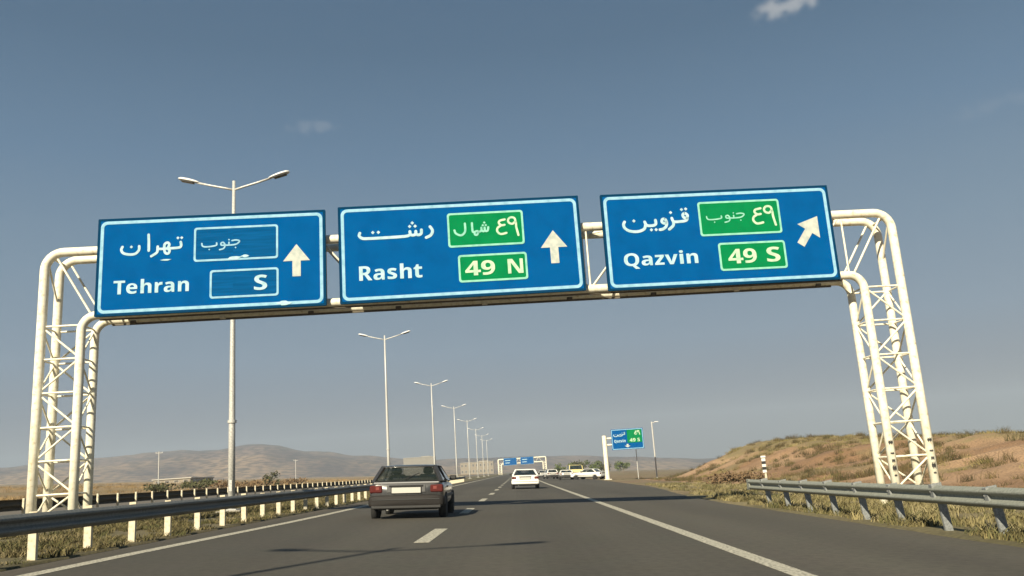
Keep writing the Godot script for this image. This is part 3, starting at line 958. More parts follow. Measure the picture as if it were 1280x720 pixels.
func leaf_crown(seed_: int, size: Vector3, n: int, leaf: float) -> ArrayMesh:
	var r := RandomNumberGenerator.new()
	r.seed = seed_
	var st := begin()
	var lumps := []
	for i in 9:
		lumps.append([Vector3(r.randf_range(-0.55, 0.55) * size.x, r.randf_range(0.25, 0.8) * size.y, r.randf_range(-0.55, 0.55) * size.z), r.randf_range(0.2, 0.38)])
	for i in n:
		var l = lumps[r.randi() % lumps.size()]
		var d := Vector3(r.randfn(), r.randfn(), r.randfn()).normalized() * pow(r.randf(), 0.4)
		var c: Vector3 = l[0] + d * size * l[1]
		if c.y < 0.02: c.y = r.randf_range(0.02, 0.2) * size.y
		var a := Vector3(r.randfn(), r.randfn(), r.randfn()).normalized()
		var b := a.cross(Vector3(r.randfn(), r.randfn(), r.randfn())).normalized()
		var s := leaf * r.randf_range(0.6, 1.3)
		face(st, [c - a * s, c + b * s * 0.45, c + a * s, c - b * s * 0.45], c - d)
	return st.commit()

func shrub(called: String, label: String, category: String, pos: Vector3, size: Vector3, seed_: int, n: int, leaf: float, m: Material, trunk_h: float, group := "") -> Node3D:
	var o := thing(called, label, category, pos, group)
	part(o, "crown", leaf_crown(seed_, size, n, leaf), m, at(Vector3(0, trunk_h, 0)))
	var st := begin()
	add_bar(st, Vector3(0, -0.15, 0), Vector3(0, trunk_h + size.y * 0.3, 0), 0.05 + size.y * 0.02, 0.05 + size.y * 0.02)
	for k in 5:
		var a := TAU * k / 5.0 + seed_
		add_bar(st, Vector3(0, trunk_h + size.y * 0.05, 0), Vector3(cos(a) * size.x * 0.45, trunk_h + size.y * 0.6, sin(a) * size.z * 0.45), 0.03, 0.03)
	part(o, "trunk" if trunk_h > 0.5 else "stem", st.commit(), M.bark)
	return o

# ------------------------------------------------------------------ build
func _ready() -> void:
	rng.seed = 4921
	soil_noise.seed = 11
	soil_noise.frequency = 0.05
	soil_noise.fractal_octaves = 4
	fine_noise.seed = 23
	fine_noise.frequency = 0.06
	fine_noise.fractal_octaves = 4
	# camera
	var cam := Camera3D.new()
	cam.name = "camera"
	add_child(cam)
	var right := Vector3(0.998, -0.065, -0.007)
	var back := Vector3(-0.0076, -0.2163, 0.9763).normalized()
	right = (right - back * right.dot(back)).normalized()
	cam.transform = Transform3D(Basis(right, back.cross(right), back), Vector3(0, 1.15, 0))
	cam.fov = 38.268
	cam.near = 0.05
	cam.far = 20000.0
	cam.current = true
	# sky, air and exposure
	var env := Environment.new()
	var psm := PanoramaSkyMaterial.new()
	psm.panorama = sky_panorama(1.8)
	var sky := Sky.new()
	sky.sky_material = psm
	env.background_mode = Environment.BG_SKY
	env.sky = sky
	env.background_energy_multiplier = 1.0
	env.tonemap_mode = Environment.TONE_MAPPER_LINEAR
	env.tonemap_exposure = 1.8
	env.fog_enabled = true
	env.fog_density = 0.00028
	env.fog_light_color = Color(0.80, 0.87, 0.94)
	env.sdfgi_enabled = true
	env.ssao_enabled = true
	env.ssil_enabled = true
	var we := WorldEnvironment.new()
	we.name = "environment"
	we.environment = env
	add_child(we)
	var sun := DirectionalLight3D.new()
	sun.name = "sun"
	sun.light_energy = 1.6
	sun.light_color = Color(1.0, 0.95, 0.84)
	sun.light_angular_distance = 0.5
	sun.shadow_enabled = true
	add_child(sun)
	sun.look_at_from_position(Vector3(-0.65, 1.0, 1.45) * 20.0, Vector3.ZERO)

	unit_cyl = CylinderMesh.new()
	unit_cyl.top_radius = 1.0
	unit_cyl.bottom_radius = 1.0
	unit_cyl.height = 1.0
	unit_cyl.radial_segments = 10
	unit_cyl.rings = 1
	unit_cyl_low = unit_cyl.duplicate()
	unit_cyl_low.radial_segments = 6
	materials()
	build_setting()
	build_gantry()
	build_signs()
	build_rails()
	build_lamps()
	build_cars()
	build_far()
	build_plants()

# air seen from low haze to the zenith (rows of the picture run from the zenith down), with a few small clouds
func sky_panorama(exposure: float) -> ImageTexture:
	var w := 2048
	var h := 1024
	var im := Image.create(w, h, false, Image.FORMAT_RGBF)
	var stops := [[-90.0, Color(0.20, 0.175, 0.13)], [-2.0, Color(0.225, 0.225, 0.20)], [0.5, Color(0.238, 0.232, 0.204)], [3.0, Color(0.246, 0.257, 0.252)], [8.2, Color(0.232, 0.312, 0.358)], [14.0, Color(0.184, 0.279, 0.346)], [21.3, Color(0.119, 0.215, 0.308)], [28.6, Color(0.081, 0.156, 0.234)], [45.0, Color(0.055, 0.112, 0.19)], [90.0, Color(0.04, 0.088, 0.16)]]
	for y in h:
		var e := 90.0 - 180.0 * (y + 0.5) / h
		var c: Color = stops[-1][1]
		for k in stops.size() - 1:
			if e >= stops[k][0] and e <= stops[k + 1][0]:
				c = stops[k][1].lerp(stops[k + 1][1], (e - stops[k][0]) / (stops[k + 1][0] - stops[k][0]))
		var low := clampf(1.0 - absf(e - 5.0) / 12.0, 0.0, 1.0)
		c = Color(c.r * lerpf(1.0, 0.90, low), c.g * lerpf(0.965, 0.89, low), c.b * lerpf(1.04, 1.01, low)) / exposure
		im.fill_rect(Rect2i(0, y, w, 1), c)
	var n := FastNoiseLite.new()
	n.seed = 5
	n.frequency = 0.09
	n.fractal_octaves = 4
	# each little cloud: azimuth from straight ahead (right positive), elevation, half width, half height, strength
	for c in [[21.8, 28.5, 2.3, 0.75, 0.42], [-13.3, 23.8, 1.9, 0.42, 0.10], [32.5, 19.6, 2.2, 0.5, 0.05], [-60.0, 35.0, 5.0, 1.2, 0.3], [80.0, 28.0, 6.0, 1.3, 0.3], [150.0, 40.0, 6.0, 1.5, 0.3], [-130.0, 30.0, 5.0, 1.0, 0.3]]:
		var u: float = fposmod(c[0] / 360.0 + SKY_AHEAD, 1.0) * w
		var v: float = (90.0 - c[1]) / 180.0 * h
		var ru: float = c[2] / 360.0 * w
		var rv: float = c[3] / 180.0 * h
		for y in range(int(v - rv * 2), int(v + rv * 2) + 1):
			for x in range(int(u - ru * 2), int(u + ru * 2) + 1):
				var d := pow((x - u + (y - v) * 0.8) / ru, 2.0) + pow((y - v) / rv, 2.0)
				var a := clampf(1.0 - d * 0.75 + n.get_noise_2d(x * 1.4, y * 2.2) * 1.5, 0.0, 1.0) * clampf(1.6 - d, 0.0, 1.0)
				if a > 0.0:
					var o := im.get_pixel(posmod(x, w), y)
					im.set_pixel(posmod(x, w), y, o.lerp(Color(0.72, 0.70, 0.66) / exposure, a * c[4]))
	return ImageTexture.create_from_image(im)

func materials() -> void:
	var grit := noise_tex(0.35, 3, [[0.0, gray(0.35)], [0.5, gray(0.80)], [1.0, gray(1.1)]], 512, 3)
	var patch := noise_tex(0.012, 8, [[0.0, gray(0.8)], [0.5, gray(0.92)], [1.0, gray(1.0)]], 512, 5)
	var asphalt := textured(Color.WHITE, 0.92, 0.0, grit, 0.9)
	asphalt.vertex_color_use_as_albedo = true
	asphalt.detail_enabled = true
	asphalt.detail_albedo = patch
	asphalt.detail_blend_mode = BaseMaterial3D.BLEND_MODE_MUL
	M.asphalt = asphalt
	var soil_tex := noise_tex(0.03, 14, [[0.0, gray(0.55)], [0.45, gray(0.85)], [0.7, gray(0.97)], [1.0, gray(1.0)]], 1024, 6)
	var soil := textured(Color.WHITE, 1.0, 0.0, soil_tex, 0.22)
	soil.vertex_color_use_as_albedo = true
	M.soil = soil
	var line_tex := noise_tex(0.05, 31, [[0.0, gray(0.35)], [0.3, gray(0.7)], [0.5, gray(0.93)], [1.0, gray(1.0)]], 512, 6)
	M.line = textured(Color(0.50, 0.475, 0.385), 0.85, 0.0, line_tex, 0.6)
	var paint_tex := noise_tex(0.02, 41, [[0.0, Color(0.70, 0.63, 0.50)], [0.28, Color(0.93, 0.91, 0.86)], [1.0, Color(1, 1, 1)]], 512, 6)
	M.white_paint = textured(Color(0.88, 0.865, 0.765), 0.5, 0.0, paint_tex, 0.5)
	M.rust_paint = textured(Color(0.13, 0.115, 0.095), 0.8, 0.0, paint_tex, 0.9)
	M.black_paint = mat(Color(0.02, 0.02, 0.02), 0.7)
	var zinc_tex := noise_tex(0.04, 51, [[0.0, gray(0.7)], [0.5, gray(0.88)], [1.0, gray(1.0)]], 512, 5)
	M.zinc = textured(Color(0.42, 0.42, 0.40), 0.55, 0.35, zinc_tex, 1.4)
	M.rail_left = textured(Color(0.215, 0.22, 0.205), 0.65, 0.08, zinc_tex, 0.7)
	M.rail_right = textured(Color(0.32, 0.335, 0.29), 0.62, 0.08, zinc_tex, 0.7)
	M.rail_far = textured(Color(0.10, 0.085, 0.06), 0.8, 0.0, zinc_tex, 0.7)
	M.post_white = textured(Color(0.64, 0.60, 0.49), 0.6, 0.0, paint_tex, 0.8)
	M.post_zinc = textured(Color(0.36, 0.38, 0.38), 0.5, 0.3, zinc_tex, 1.1)
	M.galv = textured(Color(0.66, 0.66, 0.63), 0.45, 0.15, zinc_tex, 0.6)
	M.lamp_shell = mat(Color(0.74, 0.75, 0.74), 0.35)
	M.lamp_lens = mat(Color(0.05, 0.05, 0.05), 0.2)
	M.concrete = textured(Color(0.42, 0.39, 0.33), 0.9, 0.0, soil_tex, 0.8)
	var sheet_tex := noise_tex(0.006, 61, [[0.0, Color(0.90, 0.92, 0.94)], [0.5, Color(0.96, 0.97, 0.98)], [1.0, Color(1, 1, 1)]], 512, 5)
	M.sign_blue = textured(Color(0.001, 0.082, 0.268), 0.6, 0.0, sheet_tex, 0.35)
	M.sign_patch = textured(Color(0.003, 0.085, 0.25), 0.6, 0.0, streak_tex(), 0.4)
	for m in [M.sign_blue, M.sign_patch]: m.metallic_specular = 0.0
	M.sign_edge = mat(Color(0.003, 0.036, 0.088), 0.7)
	M.sign_edge.metallic_specular = 0.0
	M.sign_pale = worn(Color(0.30, 0.52, 0.66))
	M.sign_white = worn(Color(0.45, 0.62, 0.68))
	M.sign_arrow = worn(Color(0.53, 0.54, 0.49))
	M.sign_glint = worn(Color(0.45, 0.64, 0.70))  # pale colour of the painted sun glints
	M.sign_green = textured(Color(0.003, 0.19, 0.062), 0.45, 0.0, sheet_tex, 0.5)
	M.sign_green.metallic_specular = 0.0
	M.sign_mint = worn(Color(0.27, 0.60, 0.47))
	M.sign_cream = worn(Color(0.52, 0.68, 0.48))
	M.glass = mat(Color(0.03, 0.045, 0.042), 0.04)
	M.glass.transparency = BaseMaterial3D.TRANSPARENCY_ALPHA
	M.glass.albedo_color.a = 0.2
	M.interior = mat(Color(0.02, 0.02, 0.02), 0.9)
	M.car_trim = mat(Color(0.025, 0.025, 0.025), 0.6)
	M.rubber = mat(Color(0.015, 0.015, 0.015), 0.9)
	M.rim = mat(Color(0.35, 0.35, 0.34), 0.35, 0.7)
	M.tail_red = mat(Color(0.09, 0.021, 0.019), 0.25)
	M.tail_red.metallic_specular = 0.2
	M.tail_pink = mat(Color(0.20, 0.06, 0.052), 0.25)
	M.tail_pink.metallic_specular = 0.2
	M.plate_white = mat(Color(0.68, 0.68, 0.64), 0.5)
	M.plate_cream = mat(Color(0.47, 0.46, 0.42), 0.5)
	var grey := textured(Color(0.055, 0.056, 0.057), 0.35, 0.2, zinc_tex, 0.5, false)
	grey.clearcoat_enabled = true
	grey.clearcoat = 0.8
	grey.clearcoat_roughness = 0.12
	M.paint_grey = grey
	M.bumper_grey = mat(Color(0.024, 0.022, 0.021), 0.6)
	M.bumper_grey.metallic_specular = 0.25
	M.lit_lip = mat(Color(0.34, 0.34, 0.34), 0.3, 0.2)  # body grey lightened to paint in sunlight on the tailgate top edge
	M.lit_panel = mat(Color(0.12, 0.12, 0.12), 0.35, 0.2)  # lit tone of the body grey, light put into the colour
	M.paint_white = mat(Color(0.78, 0.77, 0.72), 0.3)
	M.paint_white.clearcoat_enabled = true
	M.paint_yellow = mat(Color(0.72, 0.62, 0.28), 0.4)
	M.paint_silver = mat(Color(0.5, 0.5, 0.48), 0.3, 0.3)
	M.paint_dark = mat(Color(0.06, 0.06, 0.065), 0.3, 0.2)
	M.grass = StandardMaterial3D.new()
	M.grass.vertex_color_use_as_albedo = true
	M.grass.roughness = 1.0
	M.grass.backlight_enabled = true
	M.grass.backlight = Color(0.12, 0.1, 0.05)
	M.leaf_dark = mat(Color(0.062, 0.066, 0.026), 0.9)
	M.leaf_brown = mat(Color(0.16, 0.105, 0.055), 0.95)
	M.leaf_green = mat(Color(0.085, 0.11, 0.035), 0.9)
	M.bark = mat(Color(0.14, 0.10, 0.065), 0.95)
	M.wall_cream = textured(Color(0.33, 0.28, 0.21), 0.9, 0.0, soil_tex, 0.1)
	M.wall_white = textured(Color(0.30, 0.28, 0.24), 0.9, 0.0, soil_tex, 0.1)
	M.roof_white = mat(Color(0.42, 0.40, 0.35), 0.8)
	M.window_dark = mat(Color(0.10, 0.09, 0.08), 0.3)
	var hill_tex := noise_tex(0.02, 71, [[0.0, gray(0.4)], [0.45, gray(0.7)], [0.6, gray(0.95)], [1.0, gray(1.0)]], 512, 6)
	M.hill = textured(Color.WHITE, 1.0, 0.0, hill_tex, 0.004)
	M.hill.vertex_color_use_as_albedo = true

func worn(c: Color) -> StandardMaterial3D:
	if not M.has("worn_tex"): M.worn_tex = noise_tex(0.012, 64, [[0.0, Color(0.80, 0.86, 0.88)], [0.5, Color(0.93, 0.95, 0.96)], [1.0, Color(1, 1, 1)]], 512, 6)
	var m := textured(c, 0.6, 0.0, M.worn_tex, 0.6)
	m.metallic_specular = 0.1
	return m

func streak_tex() -> ImageTexture:
	var im := Image.create(256, 256, false, Image.FORMAT_RGB8)
	var n := FastNoiseLite.new()
	n.seed = 77
	n.frequency = 0.05
	for y in 256:
		for x in 256:
			var v := clampf(0.93 + 0.14 * n.get_noise_2d(x * 0.12, y * 2.2), 0.0, 1.0)
			im.set_pixel(x, y, Color(v, v, v))
	return ImageTexture.create_from_image(im)

func structure(called: String, mesh: Mesh, m: Material) -> MeshInstance3D:
	var o := part(self, called, mesh, m)
	o.set_meta("kind", "structure")
	return o

func build_setting() -> void:
	var xs := graded(-2600.0, 2600.0, -30.0, 46.0, 0.7, 1.14)
	xs.append_array([-7.3, -7.26, -16.25, -16.15, -27.05, -26.95])
	xs.sort()
	var zs := graded(-2700.0, 300.0, -112.0, 12.0, 0.8, 1.12)
	structure("ground", grid_mesh(xs, zs, ground_y, ground_color), M.soil)
	# road with its painted markings
	var road := Node3D.new()
	road.name = "road"
	add_child(road)
	road.set_meta("kind", "structure")
	var rx := []
	for i in 41: rx.append(i / 40.0)
	var rz := graded(-1000.0, 60.0, -70.0, 8.0, 0.7, 1.1)
	var rm := grid_mesh(rx, rz, func(x, z): return 0.0, func(x, z): return asphalt_color(lerpf(-7.32, road_right(z), x), z))
	var arr := rm.surface_get_arrays(0)
	var vv: PackedVector3Array = arr[Mesh.ARRAY_VERTEX]
	for i in vv.size():
		var x := lerpf(-7.32, road_right(vv[i].z) + 0.12 * fine_noise.get_noise_1d(vv[i].z * 6.0), vv[i].x)
		if vv[i].x < 0.01: x += 0.06 * fine_noise.get_noise_1d(vv[i].z * 9.0 + 50.0)
		vv[i] = Vector3(x, base_y(x) + 0.01 - (0.1 if vv[i].x < 0.001 or vv[i].x > 0.999 else 0.0), vv[i].z)
	arr[Mesh.ARRAY_VERTEX] = vv
	var nn: PackedVector3Array = arr[Mesh.ARRAY_NORMAL]
	for i in nn.size(): nn[i] = Vector3(TAU_X, 1, 0).normalized()
	arr[Mesh.ARRAY_NORMAL] = nn
	var am := ArrayMesh.new()
	am.add_surface_from_arrays(Mesh.PRIMITIVE_TRIANGLES, arr)
	part(road, "asphalt", am, M.asphalt)
	part(road, "edge_line", strip(30.0, -900.0, func(z): return lerpf(-6.42, -6.05, smoothstep(-10.0, -26.0, z)), func(z): return lerpf(-6.17, -5.8, smoothstep(-10.0, -26.0, z)), 0.015, 0.003, 4.0), M.line)
	part(road, "edge_line", strip(30.0, -900.0, func(z): return lerpf(2.86, 2.55, clampf(-z / 80.0, 0, 1)), func(z): return lerpf(3.1, 2.79, clampf(-z / 80.0, 0, 1)), 0.015, 0.003, 4.0), M.line)
	for i in 42:
		var z0 := -4.6 - 10.15 * i
		if i > 30: break
		part(road, "lane_dash", strip(z0, z0 - 3.5, func(z): return lerpf(-1.87, -1.6, clampf(-(z + 12.0) / 36.0, 0, 1)), func(z): return lerpf(-1.6, -1.35, clampf(-(z + 12.0) / 36.0, 0, 1)), 0.015, 0.003, 4.0), M.line)
	# opposite carriageway beyond the median
	var r2 := strip(60.0, -1000.0, func(z): return -26.9, func(z): return -16.3, 0.0, 0.1, 20.0)
	var opp := structure("road", r2, M.concrete)
	opp.material_override = mat(Color(0.12, 0.105, 0.085), 0.95)
	# hills
	var prof := [[-1.3, .03], [-0.9, .024], [-0.705, .022], [-0.61, .022], [-0.488, .0275], [-0.374, .034], [-0.298, .0385], [-0.232, .033], [-0.185, .025], [-0.119, .016], [-0.043, .0178], [0.051, .0175], [0.108, .0165], [0.22, .0115], [0.5, .013], [1.0, .016]]
	var ts := []
	for i in 240: ts.append(-1.3 + 2.3 * i / 239.0)
	var ss := []
	for i in 34: ss.append(i / 33.0)
	var hm := grid_mesh(ts, ss, func(x, z): return 0.0, func(x, z): return hill_color(x, z))
	arr = hm.surface_get_arrays(0)
	vv = arr[Mesh.ARRAY_VERTEX]
	for i in vv.size():
		var t := vv[i].x
		var s := vv[i].z
		var d := 1250.0 + 1400.0 * s
		var a := 0.0
		for k in prof.size() - 1:
			if t >= prof[k][0] and t <= prof[k + 1][0]:
				a = lerpf(prof[k][1], prof[k + 1][1], smoothstep(0.0, 1.0, (t - prof[k][0]) / (prof[k + 1][0] - prof[k][0])))
		var x := t * d
		var nz := soil_noise.get_noise_2d(x * 0.055, d * 0.055)
		var n2 := soil_noise.get_noise_2d(x * 0.02 + 70.0, d * 0.02)
		var bump := sin(PI * clampf(s * 1.05, 0.0, 1.0))
		var y := a * 1850.0 * pow(bump, 1.3) * (1.0 + 0.16 * nz + 0.14 * n2) + nz * 4.0 * bump
		vv[i] = Vector3(x, base_y(x) + y - 6.0 * (1.0 - bump), -d)
	arr[Mesh.ARRAY_VERTEX] = vv
	var st := SurfaceTool.new()
	am = ArrayMesh.new()
	am.add_surface_from_arrays(Mesh.PRIMITIVE_TRIANGLES, arr)
	st.create_from(am, 0)
	st.generate_normals()
	structure("hills", st.commit(), M.hill)

func hill_color(t: float, s: float) -> Color:
	var d := 1250.0 + 1400.0 * s
	var n := soil_noise.get_noise_2d(t * d * 0.09, d * 0.05)
	var c := Color(0.088, 0.058, 0.052).lerp(Color(0.20, 0.135, 0.10), clampf(0.5 + n * 1.6, 0, 1))
	if s < 0.22: c = c.lerp(Color(0.30, 0.20, 0.115), clampf(0.6 + n, 0, 1))
	c.a = 1.0
	return c

func build_rails() -> void:
	var pl := []
	for i in 70: pl.append(-6.6 - 1.7 * i)
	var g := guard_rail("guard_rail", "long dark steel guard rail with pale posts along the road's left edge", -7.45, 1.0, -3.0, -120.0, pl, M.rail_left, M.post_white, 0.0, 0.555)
	var pr := []
	for i in 14: pr.append(-4.6 - 1.72 * i)
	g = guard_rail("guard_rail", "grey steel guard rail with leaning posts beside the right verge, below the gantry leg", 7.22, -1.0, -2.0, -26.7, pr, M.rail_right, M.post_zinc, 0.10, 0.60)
	part(g, "end_terminal", cbox(Vector3(0.05, 0.33, 0.3), 0.02), M.rail_right, at(Vector3(-0.04, 0.6, -24.72)))
	var p2 := []
	for i in 90: p2.append(-10.0 - 1.42 * i)
	guard_rail("guard_rail", "dark guard rail across the median with white posts, behind the left gantry leg", -14.2, -1.0, -8.0, -130.0, p2, M.rail_far, M.post_white, 0.0, 0.56, 0.06, false)

func build_cars() -> void:
	var hatch := {"W": 1.98, "L": 4.0, "H": 1.40, "belt": 0.97, "zb0": -0.10, "zr0": -0.52, "zr1": -2.3, "zb1": -3.0, "paint": M.paint_grey, "lip": M.lit_lip, "panel": M.lit_panel, "bumper": M.bumper_grey, "light_w": 0.34, "light_h": 0.20, "light_y": 0.77}
	car("hatchback_car", "dark grey hatchback driving in the left lane, nearest car ahead", Vector3(-3.0, base_y(-3.0) + 0.01, -22.6), 0.0, hatch)
	var sedan := {"W": 1.86, "L": 4.4, "H": 1.33, "belt": 0.92, "zb0": -0.55, "zr0": -1.15, "zr1": -2.5, "zb1": -3.2, "paint": M.paint_white, "lip": M.paint_white, "panel": M.paint_white, "light_w": 0.30, "light_h": 0.17, "light_y": 0.74, "roof": 0.68}
	car("sedan_car", "white sedan driving ahead in the middle lane, left of the solid line", Vector3(0.46, base_y(0.46) + 0.01, -57.8), 0.0, sedan)
	var d := sedan.duplicate()
	d.paint = M.paint_dark; d.lip = M.paint_dark; d.panel = M.paint_dark
	car("sedan_car", "dark far car just right of the white sedan's roof", Vector3(2.35, base_y(2.35) + 0.01, -150.0), 0.0, d, "far cars at the exit")
	d = sedan.duplicate()
	d.paint = M.paint_silver; d.lip = M.paint_silver; d.panel = M.paint_silver
	car("sedan_car", "small silver far car, second of the queue from the white sedan", Vector3(4.9, base_y(4.9) + 0.01, -166.0), 0.0, d, "far cars at the exit")
	d = hatch.duplicate()
	d.paint = M.paint_white; d.lip = M.paint_white; d.panel = M.car_trim; d.W = 1.7; d.bumper = M.car_trim
	car("hatchback_car", "white far hatchback with dark tail beside the low white car", Vector3(5.2, base_y(5.2) + 0.01, -127.0), 0.15, d, "far cars at the exit")
	d = sedan.duplicate()
	d.bumper = M.car_trim
	d.H = 1.26
	car("sedan_car", "low white far car in front of the yellow van", Vector3(6.4, base_y(6.4) + 0.01, -112.0), 0.0, d, "far cars at the exit")
	d = hatch.duplicate()
	d.paint = M.paint_yellow; d.lip = M.paint_yellow; d.panel = M.paint_yellow; d.bumper = M.paint_yellow
	d.W = 2.5; d.H = 2.1; d.belt = 1.35; d.zr0 = -0.2; d.zb0 = -0.05; d.roof = 0.84; d.L = 4.6; d.zr1 = -3.6; d.zb1 = -4.1
	car("yellow_van", "yellow boxy van standing among the far white cars", Vector3(10.0, base_y(10.0) + 0.01, -146.0), 0.1, d, "far cars at the exit")
	d = sedan.duplicate()
	d.paint = M.paint_silver; d.lip = M.paint_silver; d.panel = M.paint_dark; d.bumper = M.car_trim
	car("sedan_car", "tiny grey far car beyond the white hatchback with the dark tail", Vector3(8.3, base_y(8.3) + 0.01, -205.0), 0.0, d, "far cars at the exit")
	d = hatch.duplicate()
	d.paint = M.paint_dark; d.lip = M.paint_dark; d.bumper = M.car_trim; d.H = 1.6
	car("hatchback_car", "tiny dark far car between the silver car and the white hatchback", Vector3(6.3, base_y(6.3) + 0.01, -188.0), 0.0, d, "far cars at the exit")
	d = sedan.duplicate()
	d.paint = M.paint_white
	car("sedan_car", "white far car turned sideways beside the cantilever sign's column", Vector3(11.0, base_y(11.0) + 0.01, -110.0), 0.95, d, "far cars at the exit")

func small_sign_face(s: Node3D, w: float, h: float, z: float) -> void:
	part(s, "panel", cbox(Vector3(w, h, 0.06), 0.01, Vector3(0, 0, z)), M.sign_blue)
	part(s, "border", ring_mesh(rrect(0, 0, w - 0.1, h - 0.1, 0.12), rrect(0, 0, w - 0.24, h - 0.24, 0.08), z + 0.028, z + 0.036), M.sign_pale)

func build_far() -> void:
	# cantilever sign at the exit
	var by := base_y(10.5)
	var c := thing("cantilever_sign", "blue and green cantilever sign on a white column at the far exit", "road sign", Vector3(10.5, by, -100.0))
	cyl(c, "column", Vector3(0, -0.2, 0), Vector3(0, 5.1, 0), 0.27, M.white_paint)
	part(c, "base_plate", cbox(Vector3(0.9, 0.06, 0.9), 0.01), M.white_paint, at(Vector3(0, 0.04, 0)))
	cyl(c, "arm", Vector3(0, 4.75, -0.1), Vector3(4.5, 4.75, -0.1), 0.11, M.white_paint)
	cyl(c, "arm", Vector3(0, 4.0, -0.1), Vector3(4.5, 4.0, -0.1), 0.11, M.white_paint)
	var f := Node3D.new()
	f.name = "sign_face"
	c.add_child(f)
	f.position = Vector3(2.72, 4.55, 0.12)
	var w := 3.8
	var h := 2.4
	small_sign_face(f, w, h, 0.0)
	part(f, "green_plate", poly_mesh(rrect(0.85, 0.3, 1.75, 1.5, 0.08), 0.02, 0.05), M.sign_green)
	word_parts(f, "qazvin", Rect2(-1.6, 0.35, 1.35, 0.45), 0.055, M.sign_white, 1.2)
	text_part(f, "letter", "Qazvin", Rect2(-1.6, -0.42, 1.35, 0.42), 0.05, M.sign_white)
	word_parts(f, "49", Rect2(0.9, 0.45, 0.6, 0.45), 0.055, M.sign_cream, 1.2)
	text_part(f, "letter", "49 S", Rect2(0.25, -0.35, 1.2, 0.4), 0.052, M.sign_cream)
	part(f, "arrow", arrow_mesh(0.7, 0.4, PI, 0.045), M.sign_arrow, at(Vector3(-0.05, -0.78, 0)))
	# pole beside it
	var pole := thing("lamp_post", "thin pale lamp post right of the cantilever sign", "lamp post", Vector3(17.1, base_y(17.1), -105.0))
	cyl(pole, "pole", Vector3(0, -0.2, 0), Vector3(0, 6.9, 0), 0.09, M.galv)
	cyl(pole, "arm", Vector3(0, 6.75, 0), Vector3(0.55, 6.85, 0), 0.05, M.galv)
	part(pole, "lamp_head", cbox(Vector3(0.5, 0.1, 0.2), 0.04), M.lamp_shell, at(Vector3(0.6, 6.86, 0)))
	var thin := thing("utility_pole", "very thin pole standing under the cantilever sign's right end", "pole", Vector3(14.4, base_y(14.4), -102.0))
	cyl(thin, "pole", Vector3(0, -0.2, 0), Vector3(0, 3.4, 0), 0.05, M.galv)
	part(thin, "cap", cbox(Vector3(0.14, 0.08, 0.14), 0.02), M.galv, at(Vector3(0, 3.42, 0)))
	# second gantry
	var g := thing("sign_gantry", "far white gantry with small blue signs above the white sedan", "sign gantry", Vector3(2.5, base_y(2.5), -430.0))
	var pts := bent(-12.0, 12.2, 7.9, -0.5, -0.9, 0.6, 0.0)
	part(g, "outer_tube", tube(pts, 0.3, 10), M.white_paint)
	part(g, "inner_tube", tube(bent(-10.4, 10.6, 5.6, -0.5, -0.9, 0.5, 0.0), 0.26, 10), M.white_paint)
	for side in [-1.0, 1.0]:
		for i in 5:
			cyl(g, "cross_bar", Vector3(side * 12.1, 0.6 + i * 1.1, 0), Vector3(side * 10.5, 0.6 + i * 1.1, 0), 0.09, M.white_paint, true)
			cyl(g, "brace", Vector3(side * 12.1, 0.6 + i * 1.1, 0), Vector3(side * 10.5, 1.7 + i * 1.1, 0), 0.08, M.white_paint, true)
	for i in 12: cyl(g, "brace", Vector3(-10.2 + i * 1.7, 5.6 if i % 2 == 0 else 7.9, 0), Vector3(-8.5 + i * 1.7, 7.9 if i % 2 == 0 else 5.6, 0), 0.09, M.white_paint, true)
	var q := 0
	for sx in [-7.0, 1.6]:
		var s := thing("direction_sign", ["far blue sign on the second gantry, left one", "far blue sign on the second gantry, right one"][q], "road sign", Vector3(2.5 + sx + 1.0, 6.5, -429.5), "small signs on the far gantry")
		small_sign_face(s, 6.6, 3.6, 0.0)
		part(s, "lettering", cbox(Vector3(2.6, 0.35, 0.03), 0.005), M.sign_white, at(Vector3(-1.2, 0.6, 0.045)))
		part(s, "lettering", cbox(Vector3(2.2, 0.35, 0.03), 0.005), M.sign_white, at(Vector3(-1.3, -0.6, 0.045)))
		q += 1
	# buildings
	building("flat_building", "low beige building with dark openings left of the far gantry", Vector3(-40.0, base_y(-40.0), -850.0), Vector3(33.0, 11.5, 14.0), M.wall_cream, 9, 2)
	building("pale_building", "pale flat roofed building showing above the grey hatchback's roof", Vector3(-103.0, base_y(-103.0), -900.0), Vector3(33.0, 18.5, 14.0), M.wall_white, 0, 2)
	building("long_shed", "long low shed with a white roof in the field behind the guard rail", Vector3(-120.0, base_y(-120.0), -306.0), Vector3(13.0, 1.4, 22.0), M.wall_cream, 4, 1)
	# poles in the left field
	var first: Node3D = null
	var i := 0
	for z in [-213.0, -345.0]:
		var o: Node3D
		if first == null:
			o = thing("utility_pole", "", "utility pole", Vector3.ZERO, "power poles in the left field")
			cyl(o, "pole", Vector3(0, -0.3, 0), Vector3(0, 8.3, 0), 0.13, M.galv)
			part(o, "crossarm", cbox(Vector3(1.8, 0.12, 0.12), 0.02), M.galv, at(Vector3(0, 7.9, 0)))
			for s in [-0.8, 0.0, 0.8]: part(o, "insulator", cbox(Vector3(0.1, 0.22, 0.1), 0.03), M.lamp_shell, at(Vector3(s, 8.07, 0)))
			first = o
		else:
			o = first.duplicate()
			o.name = numbered("utility_pole")
			add_child(o)
		o.position = Vector3(-90.0, ground_y(-90.0, z), z)
		o.set_meta("label", ["pale utility pole in the left field between the gantry leg and the big lamp", "faint far utility pole in the field right of the big lamp"][i])
		i += 1
	# striped marker at the end of the right rail
	var mk := thing("marker_post", "black and white striped marker post at the right guard rail's end", "marker post", Vector3(10.7, base_y(10.7) - 0.02, -37.0))
